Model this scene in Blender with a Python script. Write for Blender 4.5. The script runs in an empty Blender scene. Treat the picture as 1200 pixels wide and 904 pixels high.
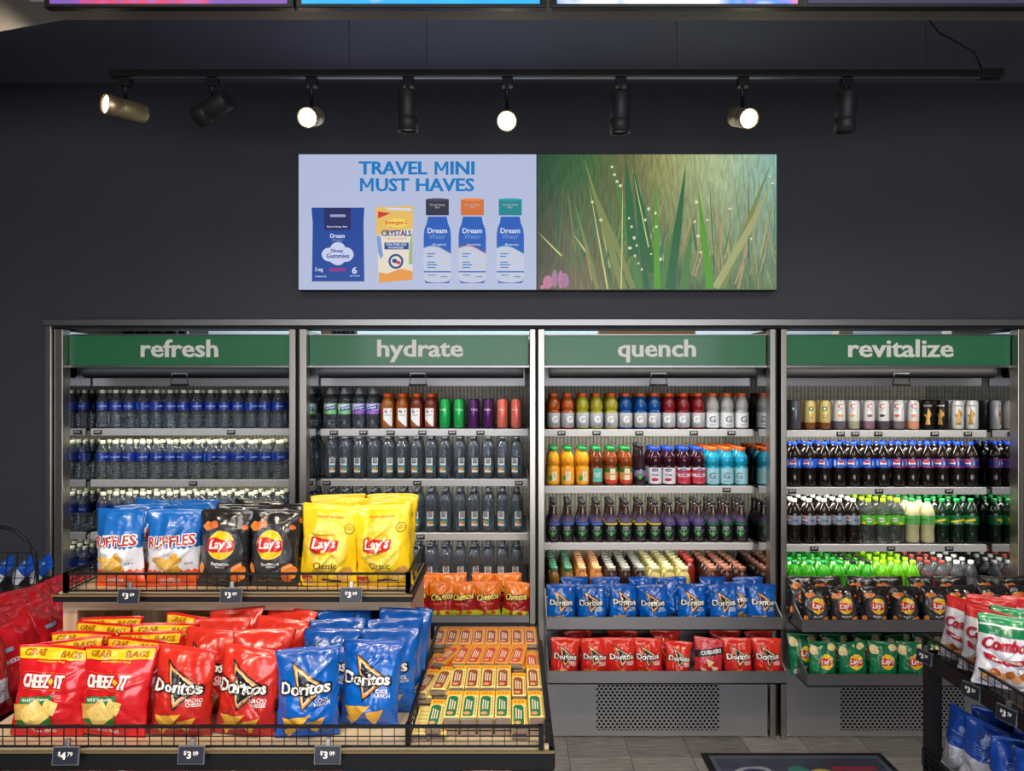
import bpy, bmesh, math, random
from mathutils import Vector, Matrix, Euler, noise

# ------------------------------------------------------------------ camera, world, exposure
sc = bpy.context.scene
C = bpy.context.collection
FP, EYE, CX, HY = 860.0, 1.75, 600.0, 452.0
def X(px, D): return (px - CX) * D / FP
def Z(py, D): return EYE - (py - HY) * D / FP

cam = bpy.data.objects.new('camera', bpy.data.cameras.new('camera'))
C.objects.link(cam)
cam.location = (0, 0, EYE); cam.rotation_euler = (math.pi / 2, 0, 0)
cam.data.sensor_width = 36.0; cam.data.lens = 36.0 * FP / 1200.0
cam.data.clip_start = 0.05
sc.camera = cam

sc.view_settings.view_transform = 'Standard'
sc.view_settings.look = 'None'
sc.view_settings.gamma = 1.0
sc.view_settings.use_curve_mapping = False
sc.view_settings.exposure = 0.0
sc.cycles.max_bounces = 8
sc.cycles.diffuse_bounces = 3
sc.cycles.glossy_bounces = 4
sc.cycles.transmission_bounces = 7
sc.cycles.transparent_max_bounces = 8
sc.cycles.caustics_reflective = False
sc.cycles.caustics_refractive = False
sc.cycles.sample_clamp_indirect = 4.0

w = bpy.data.worlds.new('world'); sc.world = w; w.use_nodes = True
w.node_tree.nodes['Background'].inputs[0].default_value = (0.5, 0.55, 0.65, 1)
w.node_tree.nodes['Background'].inputs[1].default_value = 0.04

def area(name, loc, rot, sx, sy, power, col=(1, 1, 1), spread=180):
    l = bpy.data.lights.new(name, 'AREA'); l.shape = 'RECTANGLE'
    l.size, l.size_y, l.energy, l.color = sx, sy, power, col
    l.spread = math.radians(spread)
    o = bpy.data.objects.new(name, l); C.objects.link(o)
    o.location = loc; o.rotation_euler = rot
    return o

WARM, COOL = (1.0, 0.84, 0.62), (0.86, 0.92, 1.0)
D1, D2 = 3.64, 3.855           # front plane of the coolers, plane of the shelf rails
# ceiling panels of the shop behind the camera
area('shop_ceiling_light', (-1.6, -0.6, 3.85), (0, 0, 0), 1.2, 2.4, 70, (1, 0.92, 0.82))
area('shop_ceiling_light', (1.6, -0.6, 3.85), (0, 0, 0), 1.2, 2.4, 70, (1, 0.92, 0.82))
area('front_fill_light', (0.4, -4.9, 1.5), (math.pi / 2, 0, 0), 6.0, 2.4, 270, (0.93, 0.95, 1.0))  # unseen fill light added behind the camera to lift the wall and steel reflections
for lx in (-1.3, -.45, .7, 1.6):       # warm shop spotlights above and behind the camera, aimed at the displays
    l = bpy.data.lights.new('shop_spotlight', 'SPOT'); l.energy = 95; l.color = (1.0, 0.80, 0.55); l.spot_size = math.radians(58); l.spot_blend = .7; l.shadow_soft_size = .04
    o = bpy.data.objects.new('shop_spotlight', l); C.objects.link(o); o.location = (lx, 0.35, 3.6)
    o.rotation_euler = (Vector((lx, 0.35, 3.6)) - Vector((lx * .9, 2.0, .9))).to_track_quat('Z', 'Y').to_euler()
# the room behind the coolers
area('stock_room_light', (0, 5.3, 3.1), (0, 0, 0), 5.0, 0.8, 110, (0.82, 0.93, 1.0))

# ------------------------------------------------------------------ helpers
random.seed(7)
def lin(c):
    r = []
    for v in c[:3]:
        v = v / 255.0
        r.append(v / 12.92 if v <= 0.04045 else ((v + 0.055) / 1.055) ** 2.4)
    return (r[0], r[1], r[2], 1.0)

MATS = {}
def M(name, col, rough=0.5, metal=0.0, trans=0.0, ior=1.45, coat=0.0, emit=0.0, bump=0.0, bscale=60, var=0.06, spec=None):
    if name in MATS: return MATS[name]
    m = bpy.data.materials.new(name); m.use_nodes = True
    nt = m.node_tree; b = nt.nodes['Principled BSDF']
    c = lin(col)
    b.inputs['Roughness'].default_value = rough
    b.inputs['Metallic'].default_value = metal
    b.inputs['Transmission Weight'].default_value = trans
    b.inputs['IOR'].default_value = ior
    b.inputs['Coat Weight'].default_value = coat
    b.inputs['Coat Roughness'].default_value = 0.08
    if spec is not None: b.inputs['Specular IOR Level'].default_value = spec
    if emit > 0:
        b.inputs['Base Color'].default_value = (0.01, 0.01, 0.01, 1)
        b.inputs['Emission Color'].default_value = c
        b.inputs['Emission Strength'].default_value = emit
    else:
        b.inputs['Base Color'].default_value = c
        if var > 0 or bump > 0:
            tc = nt.nodes.new('ShaderNodeTexCoord')
            n = nt.nodes.new('ShaderNodeTexNoise'); n.inputs['Scale'].default_value = bscale; n.inputs['Detail'].default_value = 3
            nt.links.new(tc.outputs['Object'], n.inputs['Vector'])
            if var > 0:
                mx = nt.nodes.new('ShaderNodeMix'); mx.data_type = 'RGBA'
                mx.inputs[6].default_value = tuple(v * (1 - var) for v in c[:3]) + (1,)
                mx.inputs[7].default_value = tuple(min(1, v * (1 + var)) for v in c[:3]) + (1,)
                nt.links.new(n.outputs['Fac'], mx.inputs[0]); nt.links.new(mx.outputs[2], b.inputs['Base Color'])
            if bump > 0:
                bp = nt.nodes.new('ShaderNodeBump'); bp.inputs['Strength'].default_value = bump; bp.inputs['Distance'].default_value = 0.004
                nt.links.new(n.outputs['Fac'], bp.inputs['Height']); nt.links.new(bp.outputs[0], b.inputs['Normal'])
    MATS[name] = m
    return m

def ramp_mat(name, stops, rough=0.35, coat=0.3, src='uv', wave=(0.0, 10.0), nz=(0.0, 8.0), zmax=1.0, interp='CONSTANT', bump=0.0, metal=0.0, trans=0.0):
    """Bands of colour along the height of a bag or bottle (printed film), edges waved."""
    if name in MATS: return MATS[name]
    m = bpy.data.materials.new(name); m.use_nodes = True
    nt = m.node_tree; N, L = nt.nodes, nt.links; b = N['Principled BSDF']
    b.inputs['Roughness'].default_value = rough; b.inputs['Coat Weight'].default_value = coat; b.inputs['Metallic'].default_value = metal
    b.inputs['Transmission Weight'].default_value = trans
    b.inputs['Coat Roughness'].default_value = 0.12
    tc = N.new('ShaderNodeTexCoord'); sp = N.new('ShaderNodeSeparateXYZ')
    L.new(tc.outputs['UV' if src == 'uv' else 'Object'], sp.inputs[0])
    v = sp.outputs['Y'] if src == 'uv' else sp.outputs['Z']
    d = N.new('ShaderNodeMath'); d.operation = 'DIVIDE'; d.inputs[1].default_value = zmax; L.new(v, d.inputs[0]); v = d.outputs[0]
    if wave[0]:
        a = N.new('ShaderNodeMath'); a.operation = 'MULTIPLY'; a.inputs[1].default_value = wave[1]; L.new(sp.outputs['X'], a.inputs[0])
        s = N.new('ShaderNodeMath'); s.operation = 'SINE'; L.new(a.outputs[0], s.inputs[0])
        t = N.new('ShaderNodeMath'); t.operation = 'MULTIPLY_ADD'; t.inputs[1].default_value = wave[0]; L.new(s.outputs[0], t.inputs[0]); L.new(v, t.inputs[2]); v = t.outputs[0]
    if nz[0]:
        n = N.new('ShaderNodeTexNoise'); n.inputs['Scale'].default_value = nz[1]; n.inputs['Detail'].default_value = 1
        L.new(tc.outputs['UV' if src == 'uv' else 'Object'], n.inputs['Vector'])
        s = N.new('ShaderNodeMath'); s.operation = 'SUBTRACT'; s.inputs[1].default_value = 0.5; L.new(n.outputs['Fac'], s.inputs[0])
        t = N.new('ShaderNodeMath'); t.operation = 'MULTIPLY_ADD'; t.inputs[1].default_value = nz[0]; L.new(s.outputs[0], t.inputs[0]); L.new(v, t.inputs[2]); v = t.outputs[0]
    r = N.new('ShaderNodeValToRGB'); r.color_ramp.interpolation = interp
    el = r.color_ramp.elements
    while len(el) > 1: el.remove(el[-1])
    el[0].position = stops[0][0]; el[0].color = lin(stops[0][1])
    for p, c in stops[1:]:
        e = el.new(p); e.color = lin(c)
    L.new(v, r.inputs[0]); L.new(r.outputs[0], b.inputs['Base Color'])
    if bump:
        n = N.new('ShaderNodeTexNoise'); n.inputs['Scale'].default_value = 22; n.inputs['Detail'].default_value = 2
        L.new(tc.outputs['Object'], n.inputs['Vector'])
        bp = N.new('ShaderNodeBump'); bp.inputs['Strength'].default_value = bump; bp.inputs['Distance'].default_value = 0.01
        L.new(n.outputs['Fac'], bp.inputs['Height']); L.new(bp.outputs[0], b.inputs['Normal']); L.new(bp.outputs[0], b.inputs['Coat Normal'])
    MATS[name] = m
    return m

def steel(name, col=(150, 148, 145), rough=0.3, sx=400, sz=2, axis='z'):
    if name in MATS: return MATS[name]
    m = bpy.data.materials.new(name); m.use_nodes = True
    N, L = m.node_tree.nodes, m.node_tree.links; b = N['Principled BSDF']
    b.inputs['Metallic'].default_value = 1.0; b.inputs['Roughness'].default_value = rough
    tc = N.new('ShaderNodeTexCoord'); mp = N.new('ShaderNodeMapping')
    mp.inputs['Scale'].default_value = (sx, sx, sz) if axis == 'z' else (sz, sx, sx)
    n = N.new('ShaderNodeTexNoise'); n.inputs['Scale'].default_value = 1.0; n.inputs['Detail'].default_value = 2
    L.new(tc.outputs['Object'], mp.inputs[0]); L.new(mp.outputs[0], n.inputs['Vector'])
    c = lin(col); mx = N.new('ShaderNodeMix'); mx.data_type = 'RGBA'
    mx.inputs[6].default_value = tuple(v * .85 for v in c[:3]) + (1,); mx.inputs[7].default_value = tuple(min(1, v * 1.12) for v in c[:3]) + (1,)
    L.new(n.outputs['Fac'], mx.inputs[0]); L.new(mx.outputs[2], b.inputs['Base Color'])
    mr = N.new('ShaderNodeMapRange'); mr.inputs[3].default_value = rough * .8; mr.inputs[4].default_value = rough * 1.25
    L.new(n.outputs['Fac'], mr.inputs[0]); L.new(mr.outputs[0], b.inputs['Roughness'])
    MATS[name] = m
    return m

class MB:
    """collects shapes into one mesh"""
    def __init__(s): s.v, s.f, s.m, s.sm = [], [], [], []
    def add(s, vs, fs, mi=0, smooth=False, mat=None):
        o = len(s.v)
        s.v += [tuple(mat @ Vector(p)) if mat else tuple(p) for p in vs]
        s.f += [tuple(i + o for i in f) for f in fs]
        s.m += [mi] * len(fs); s.sm += [smooth] * len(fs)
        return s
    def box(s, x0, x1, y0, y1, z0, z1, mi=0, mat=None):
        vs = [(x, y, z) for x in (x0, x1) for y in (y0, y1) for z in (z0, z1)]
        fs = [(0, 1, 3, 2), (4, 6, 7, 5), (0, 4, 5, 1), (2, 3, 7, 6), (0, 2, 6, 4), (1, 5, 7, 3)]
        return s.add(vs, fs, mi, False, mat)
    def bbox(s, x0, x1, y0, y1, z0, z1, b=0.003, mi=0, mat=None):
        """box with bevelled edges"""
        bm = bmesh.new(); bmesh.ops.create_cube(bm, size=1.0)
        bmesh.ops.scale(bm, vec=(abs(x1 - x0), abs(y1 - y0), abs(z1 - z0)), verts=bm.verts)
        bmesh.ops.translate(bm, vec=((x0 + x1) / 2, (y0 + y1) / 2, (z0 + z1) / 2), verts=bm.verts)
        bmesh.ops.bevel(bm, geom=bm.edges[:], offset=b, segments=2, profile=0.5, affect='EDGES')
        bm.verts.index_update()
        s.add([v.co[:] for v in bm.verts], [[v.index for v in f.verts] for f in bm.faces], mi, False, mat)
        bm.free(); return s
    def lathe(s, prof, seg=18, mi=0, smooth=True, mat=None, squash=None):
        vs, fs = [], []
        for r, z in prof:
            for k in range(seg):
                a = 2 * math.pi * k / seg
                vs.append((r * math.cos(a), r * math.sin(a), z))
        n = len(prof)
        for j in range(n - 1):
            for k in range(seg):
                k2 = (k + 1) % seg
                fs.append((j * seg + k, j * seg + k2, (j + 1) * seg + k2, (j + 1) * seg + k))
        if prof[0][0] > 1e-5: fs.append(tuple(reversed(range(seg))))
        if prof[-1][0] > 1e-5: fs.append(tuple((n - 1) * seg + k for k in range(seg)))
        return s.add(vs, fs, mi, smooth, mat)
    def tube(s, pts, r, seg=6, mi=0, closed=False):
        pts = [Vector(p) for p in pts]; n = len(pts); vs, fs = [], []
        for i, p in enumerate(pts):
            if closed: t = pts[(i + 1) % n] - pts[i - 1]
            else: t = pts[min(i + 1, n - 1)] - pts[max(i - 1, 0)]
            t.normalize()
            up = Vector((0, 0, 1)) if abs(t.z) < 0.9 else Vector((0, 1, 0))
            a = t.cross(up).normalized(); b = t.cross(a)
            for k in range(seg):
                th = 2 * math.pi * (k + .5) / seg
                vs.append(p + a * r * math.cos(th) + b * r * math.sin(th))
        m = n if closed else n - 1
        for i in range(m):
            j = (i + 1) % n
            for k in range(seg):
                k2 = (k + 1) % seg
                fs.append((i * seg + k, i * seg + k2, j * seg + k2, j * seg + k))
        if not closed:
            fs.append(tuple(range(seg))); fs.append(tuple(reversed([(n - 1) * seg + k for k in range(seg)])))
        return s.add(vs, fs, mi, seg > 4)
    def mesh(s, name, mats):
        me = bpy.data.meshes.new(name); me.from_pydata(s.v, [], s.f)
        for m in (mats if isinstance(mats, (list, tuple)) else [mats]): me.materials.append(m)
        me.polygons.foreach_set('material_index', s.m); me.polygons.foreach_set('use_smooth', s.sm)
        me.update(); return me

def obj(name, data, parent=None, loc=None, rot=None):
    o = bpy.data.objects.new(name, data); C.objects.link(o)
    if parent: o.parent = parent
    if loc: o.location = loc
    if rot: o.rotation_euler = rot
    return o
def tag(o, label=None, cat=None, group=None, kind=None):
    if label: o['label'] = label
    if cat: o['category'] = cat
    if group: o['group'] = group
    if kind: o['kind'] = kind
    return o
def thing(name, label, cat, loc=(0, 0, 0), rz=0, group=None):
    return tag(obj(name, None, None, loc, (0, 0, rz)), label, cat, group)
def copy_tree(o, parent=None):
    c = o.copy(); C.objects.link(c)
    if parent: c.parent = parent
    for ch in CH.get(o.name, []): CH.setdefault(c.name, []).append(copy_tree(ch, c))
    return c
CH = {}
def child(name, data, parent, **k):
    o = obj(name, data, parent, **k); CH.setdefault(parent.name, []).append(o); return o
USED = {}
def spawn(key, builder):
    """the first call builds the thing, later calls copy it with its parts"""
    if key not in USED:
        USED[key] = builder(); return USED[key]
    return copy_tree(USED[key])
def struct(name, mb, mats, parent=None):
    o = obj(name, mb.mesh(name, mats), parent)
    if not parent: o['kind'] = 'structure'
    return o
ORD = 'first second third fourth fifth sixth seventh eighth ninth tenth eleventh twelfth thirteenth fourteenth fifteenth'.split()

# ------------------------------------------------------------------ flat print: lettering and pictures laid onto a surface
TXT = {}
def text_shape(s, bold, shear, space=1.0):
    k = (s, bold, shear, space)
    if k in TXT: return TXT[k]
    cu = bpy.data.curves.new('lettering', 'FONT'); cu.body = s; cu.size = 1.0; cu.resolution_u = 2
    cu.offset = bold; cu.shear = shear; cu.fill_mode = 'FRONT'; cu.space_character = space; cu.space_line = 0.85
    cu.align_x = 'CENTER'
    o = bpy.data.objects.new('lettering', cu)
    me = bpy.data.meshes.new_from_object(o)
    vs = [(v.co.x, v.co.y) for v in me.vertices]; fs = [tuple(p.vertices) for p in me.polygons]
    bpy.data.meshes.remove(me); bpy.data.objects.remove(o); bpy.data.curves.remove(cu)
    x0, x1 = min(v[0] for v in vs), max(v[0] for v in vs); y0, y1 = min(v[1] for v in vs), max(v[1] for v in vs)
    TXT[k] = ([(x - (x0 + x1) / 2, y - (y0 + y1) / 2) for x, y in vs], fs, x1 - x0, y1 - y0)
    return TXT[k]

class Print:
    def __init__(s, step=None, ky=1.0): s.ky = ky; s.step = step; s.parts = {}; s.mats = []
    def mi(s, m):
        if m not in s.mats: s.mats.append(m)
        return s.mats.index(m)
    def _put(s, part, vs, fs, mat, layer):
        bm = bmesh.new(); bv = [bm.verts.new((x, y * s.ky, 0)) for x, y in vs]
        for f in fs:
            try: bm.faces.new([bv[i] for i in f])
            except ValueError: pass
        if any(len(f.verts) > 4 for f in bm.faces): bmesh.ops.triangulate(bm, faces=[f for f in bm.faces if len(f.verts) > 4])
        if s.step:
            xs = [v.co.x for v in bm.verts]; ys = [v.co.y for v in bm.verts]
            for ax, lo, hi in ((0, min(xs), max(xs)), (1, min(ys), max(ys))):
                k = math.floor(lo / s.step) + 1
                while k * s.step < hi:
                    co = [0, 0, 0]; no = [0, 0, 0]; co[ax] = k * s.step; no[ax] = 1
                    bmesh.ops.bisect_plane(bm, geom=bm.verts[:] + bm.edges[:] + bm.faces[:], plane_co=co, plane_no=no); k += 1
        bm.verts.index_update()
        s.parts.setdefault(part, []).append(([(v.co.x, v.co.y) for v in bm.verts], [[v.index for v in f.verts] for f in bm.faces], s.mi(mat), layer))
        bm.free()
    def text(s, part, t, cx, cy, mat, w=None, h=None, bold=0.02, shear=0, rot=0, layer=2, space=1.0):
        if bold > .022:
            d = (bold - .015) * ((h / text_shape(t, .015, shear, space)[3]) if h else (w / text_shape(t, .015, shear, space)[2]))
            steps = [(-1, 0), (1, 0), (0, 0)] if bold < .07 else [(-1, -.7), (1, -.7), (-1, .7), (1, .7), (-1, 0), (1, 0), (0, 1), (0, -1), (0, 0)]
            for i_, (ax, ay) in enumerate(steps): s.text(part, t, cx + ax * d, cy + ay * d, mat, w and w - 2 * d, h and h - (2 * d if bold >= .07 else 0), .015, shear, rot, layer + .1 * i_, space)
            return
        vs, fs, tw, th = text_shape(t, bold, shear, space)
        if w and h: kx, ky = w / tw, h / th
        elif w: kx = ky = w / tw
        else: kx = ky = h / th
        c, q = math.cos(rot), math.sin(rot)
        s._put(part, [(cx + x * kx * c - y * ky * q, cy + x * kx * q + y * ky * c) for x, y in vs], fs, mat, layer)
    def poly(s, part, pts, mat, layer=1): s._put(part, pts, [tuple(range(len(pts)))], mat, layer)
    def rect(s, part, x0, x1, y0, y1, mat, layer=1, rot=0):
        cx, cy = (x0 + x1) / 2, (y0 + y1) / 2; c, q = math.cos(rot), math.sin(rot)
        s.poly(part, [(cx + (x - cx) * c - (y - cy) * q, cy + (x - cx) * q + (y - cy) * c) for x, y in ((x0, y0), (x1, y0), (x1, y1), (x0, y1))], mat, layer)
    def ell(s, part, cx, cy, rx, ry, mat, layer=1, n=20, seed=None, jag=0.18, rot=0):
        pts = []
        rr = random.Random(seed) if seed is not None else None
        for k in range(n):
            a = 2 * math.pi * k / n; r = 1 if rr is None else 1 - jag * rr.random()
            x, y = rx * r * math.cos(a), ry * r * math.sin(a)
            pts.append((cx + x * math.cos(rot) - y * math.sin(rot), cy + x * math.sin(rot) + y * math.cos(rot)))
        s.poly(part, pts, mat, layer)
    def meshes(s, mapf, name):
        out = []
        for part, items in s.parts.items():
            used = sorted({it[2] for it in items}); mb = MB()
            for vs, fs, mi, layer in items:
                mb.add([mapf(x, y, layer) for x, y in vs], fs, used.index(mi), False)
            out.append((part, mb.mesh(name + '_' + part, [s.mats[i] for i in used])))
        return out
def flat_map(x0, y, z0, eps=0.0006):
    return lambda a, b, l: (x0 + a, y - eps * l, z0 + b)

# ------------------------------------------------------------------ materials shared
white = M('white_print', (238, 236, 232), 0.4); black = M('black_print', (14, 14, 16), 0.4)
black_metal = M('black_powder_coat', (16, 16, 18), 0.45, 0.2, bump=0.1, bscale=300)
ss = steel('brushed_steel_upright', (172, 166, 158), 0.30)
ss_h = steel('brushed_steel_rail', (150, 148, 150), 0.33, axis='x')
ss_panel = steel('brushed_steel_panel', (146, 145, 148), 0.42, axis='x')
ss_panel.node_tree.nodes['Principled BSDF'].inputs['Metallic'].default_value = .7
mirror_m = steel('polished_steel_side', (190, 192, 196), 0.035)
grey_rail = M('grey_shelf_rail', (206, 204, 202), 0.45, 0.1)
dark_gap = M('black_gasket', (10, 10, 12), 0.6)

# ------------------------------------------------------------------ structure
def wallmat(name, c, sc_=3):
    return M(name, c, 0.62, var=0.10, bscale=sc_, bump=0.0)
charcoal = wallmat('charcoal_wall_paint', (60, 62, 70))
alcove = wallmat('charcoal_ceiling_with_lamp_glow', (118, 122, 142))  # lamp glow on the dark ceiling is put into this lighter base colour
soffit_m = wallmat('warm_grey_soffit', (122, 119, 116))
XL, XR = X(57, D1), 2.585
ZT = Z(375, D1); ZC = 3.2526
b = MB(); b.box(-2.56, 5.0, D1, D1 + .1, ZT, ZC + .1); b.box(-2.56, XL, D1, D1 + .1, 0, ZT); b.box(XR, 5.0, D1, D1 + .1, 0, ZT)
struct('wall_front', b, charcoal)
struct('wall_left', MB().box(-2.66, -2.56, -5, D1 + .1, 0, 4.0), charcoal)
struct('wall_right', MB().box(5.0, 5.1, -5, D1 + .1, 0, 4.0), wallmat('grey_wall_paint', (120, 116, 112)))
struct('wall_back', MB().box(-2.66, 5.1, -5.1, -5, 0, 4.0), wallmat('pale_wall_paint', (150, 140, 130)))
struct('ceiling', MB().box(-2.66, 5.1, 2.30, D1 + .1, ZC, ZC + .1), alcove)
struct('ceiling_main', MB().box(-2.66, 5.1, -5.1, 2.35, 3.9, 4.0), wallmat('pale_ceiling_paint', (190, 186, 180)))
# soffit: flat underside between the screens and the alcove, splaying out at its end
b = MB()
pts = [(-2.6, 1.5), (-1.47, 1.5), (-1.47, 2.24), (5.0, 2.24), (5.0, 2.36), (-1.43, 2.35), (-1.70, 2.43), (-2.6, 2.72)]
n = len(pts); z0, z1 = 2.922, 3.9
vs = [(x, y, z0) for x, y in pts] + [(x, y, z1) for x, y in pts]
b.add(vs, [tuple(reversed(range(n))), tuple(range(n, 2 * n))] + [(i, (i + 1) % n, n + (i + 1) % n, n + i) for i in range(n)])
struct('ceiling_soffit', b, soffit_m)
# stock room seen through the slit above the cooler signs
struct('wall_stock_room', MB().box(-4, 5, 6.3, 6.4, 0, 3.4), wallmat('white_stock_room_paint', (205, 222, 230)))
struct('ceiling_stock_room', MB().box(-4, 5, 3.74, 6.4, 3.4, 3.5), wallmat('white_stock_room_paint', (205, 222, 230)))

# floor with individual tiles
b = MB(); b.box(-2.66, 5.1, -5.1, 6.4, -.05, -0.004)
floor = struct('floor', b, M('grey_grout', (118, 114, 110), 0.8))
tile_ms = []
for i in range(4):
    m = bpy.data.materials.new('grey_wood_grain_tile_%d' % i); m.use_nodes = True
    N, L = m.node_tree.nodes, m.node_tree.links; bs = N['Principled BSDF']; bs.inputs['Roughness'].default_value = 0.5
    tc = N.new('ShaderNodeTexCoord'); mp = N.new('ShaderNodeMapping'); mp.inputs['Scale'].default_value = (4, 45, 4); mp.inputs['Location'].default_value = (i * 3, i, 0)
    nn = N.new('ShaderNodeTexNoise'); nn.inputs['Scale'].default_value = 2; nn.inputs['Detail'].default_value = 4
    r = N.new('ShaderNodeValToRGB'); k = 0.92 + .07 * i
    r.color_ramp.elements[0].position = .3; r.color_ramp.elements[1].position = .75
    r.color_ramp.elements[0].color = lin((104 * k, 104 * k, 108 * k)); r.color_ramp.elements[1].color = lin((156 * k, 153 * k, 152 * k))
    L.new(tc.outputs['Object'], mp.inputs[0]); L.new(mp.outputs[0], nn.inputs['Vector']); L.new(nn.outputs['Fac'], r.inputs[0]); L.new(r.outputs[0], bs.inputs['Base Color'])
    tile_ms.append(m)
TW, TL = 0.290, 0.60
tiles = [MB().bbox(0.0015, TW - .0015, 0.0015, TL - .0015, -.006, 0, b=.0012).mesh('tile', m) for m in tile_ms]
for j in range(5):
    for i in range(27):
        x = X(663, D1) - .29 * 10 + i * TW; y = 3.45 - j * TL
        if x > 4.8 or x < -2.55: continue
        obj('tile', tiles[(i * 7 + j * 3 + i * j) % 4], floor, (x, y, 0))

# ------------------------------------------------------------------ coolers
UN = ['refresh', 'hydrate', 'quench', 'revitalize']
INNER = [(75, 339.5), (359.8, 620.7), (638, 901.7), (921, 1191.3)]
UP = [((65, 75), (339.5, 347)), ((351.5, 359.8), (620.7, 627.5)), ((630.5, 638), (901.7, 908)), ((914.5, 921), (1191.3, 1198))]
SHY = [[502.5, 562.5, 624, 688], [503, 562, 625, 690], [503.5, 570, 636.5, 700], [504.5, 571.5, 638.5, 712]]
DB = 4.45
backm = bpy.data.materials.new('ribbed_slotted_back'); backm.use_nodes = True
N, L = backm.node_tree.nodes, backm.node_tree.links; bs = N['Principled BSDF']
bs.inputs['Metallic'].default_value = 0.0; bs.inputs['Roughness'].default_value = 0.5
tc = N.new('ShaderNodeTexCoord'); wv = N.new('ShaderNodeTexWave'); wv.bands_direction = 'X'; wv.inputs['Scale'].default_value = 14
br = N.new('ShaderNodeTexBrick'); mp = N.new('ShaderNodeMapping'); mp.inputs['Rotation'].default_value = (math.pi / 2, 0, math.pi / 2)
L.new(tc.outputs['Object'], wv.inputs['Vector'])
sp = N.new('ShaderNodeSeparateXYZ'); cb = N.new('ShaderNodeCombineXYZ'); L.new(tc.outputs['Object'], sp.inputs[0]); L.new(sp.outputs['Z'], cb.inputs[0]); L.new(sp.outputs['X'], cb.inputs[1])
L.new(cb.outputs[0], br.inputs['Vector']); br.inputs['Scale'].default_value = 1.0; br.inputs['Brick Width'].default_value = 0.07; br.inputs['Row Height'].default_value = 0.045
br.inputs['Mortar Size'].default_value = 0.0016; br.inputs['Color1'].default_value = (1, 1, 1, 1); br.inputs['Color2'].default_value = (.93, .93, .93, 1); br.inputs['Mortar'].default_value = (.38, .36, .33, 1)
mx = N.new('ShaderNodeMix'); mx.data_type = 'RGBA'; mx.inputs[6].default_value = lin((176, 168, 150)); mx.inputs[7].default_value = lin((232, 224, 202)); L.new(wv.outputs['Fac'], mx.inputs[0])
mu = N.new('ShaderNodeMix'); mu.data_type = 'RGBA'; mu.blend_type = 'MULTIPLY'; mu.inputs[0].default_value = 1; L.new(mx.outputs[2], mu.inputs[6]); L.new(br.outputs['Color'], mu.inputs[7]); L.new(mu.outputs[2], bs.inputs['Base Color'])

ventm = bpy.data.materials.new('perforated_steel'); ventm.use_nodes = True
N, L = ventm.node_tree.nodes, ventm.node_tree.links; bs = N['Principled BSDF']; bs.inputs['Metallic'].default_value = 1; bs.inputs['Roughness'].default_value = .38
tc = N.new('ShaderNodeTexCoord'); sp = N.new('ShaderNodeSeparateXYZ'); L.new(tc.outputs['Object'], sp.inputs[0])
def mth(op, a, b_=None, c_=None):
    n_ = N.new('ShaderNodeMath'); n_.operation = op
    for i, q in enumerate((a, b_, c_)):
        if q is None: continue
        if isinstance(q, (int, float)): n_.inputs[i].default_value = q
        else: L.new(q, n_.inputs[i])
    return n_.outputs[0]
px_, pz_ = .0222, .0158
row = mth('FLOOR', mth('DIVIDE', sp.outputs['Z'], pz_)); odd = mth('MODULO', mth('ABSOLUTE', row), 2)
fx = mth('SUBTRACT', mth('FRACT', mth('MULTIPLY_ADD', odd, .5, mth('DIVIDE', sp.outputs['X'], px_))), .5)
fz = mth('SUBTRACT', mth('FRACT', mth('DIVIDE', sp.outputs['Z'], pz_)), .5)
dx = mth('MULTIPLY', fx, px_); dz = mth('MULTIPLY', fz, pz_)
d2 = mth('ADD', mth('MULTIPLY', dx, dx), mth('MULTIPLY', dz, dz)); hole = mth('LESS_THAN', d2, .0062 ** 2)
mx = N.new('ShaderNodeMix'); mx.data_type = 'RGBA'; mx.inputs[6].default_value = lin((146, 145, 148)); mx.inputs[7].default_value = (.004, .004, .004, 1)
L.new(hole, mx.inputs[0]); L.new(mx.outputs[2], bs.inputs['Base Color'])
L.new(mth('MULTIPLY', mth('SUBTRACT', 1.0, hole), .7), bs.inputs['Metallic']); L.new(mth('MULTIPLY', mth('SUBTRACT', 1.0, hole), .5), bs.inputs['Specular IOR Level'])

sign_m = M('green_sign_panel', (50, 124, 82), 0.36, coat=0.15, bscale=4, var=0.03)
led_m = M('led_strip', (255, 250, 240), emit=2.5)
# frame round all four coolers
fr = thing('cooler_surround', 'brushed steel frame running round all four open coolers', 'frame')
zt, zb = Z(375, D1), Z(382.5, D1)
child('top_rail', MB().bbox(XL, XR, D1 - .045, D1 + .10, zb, zt, .002).mesh('top_rail', ss_h), fr)
child('side_rail', MB().bbox(XL, X(64, D1), D1 - .03, D1 + .02, 0, zb, .002).mesh('side_rail', ss), fr)
child('side_gasket', MB().box(X(64, D1), X(65.2, D1), D1 - .0, D1 + .05, 0, zb).mesh('side_gasket', dark_gap), fr)
child('side_rail', MB().bbox(X(1199.5, D1), XR, D1 - .03, D1 + .02, 0, zb, .002).mesh('side_rail', ss), fr)
child('soffit_strip', MB().box(XL, XR, D1 - .02, D1 + .16, zb - .012, zb).mesh('soffit_strip', dark_gap), fr)

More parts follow.
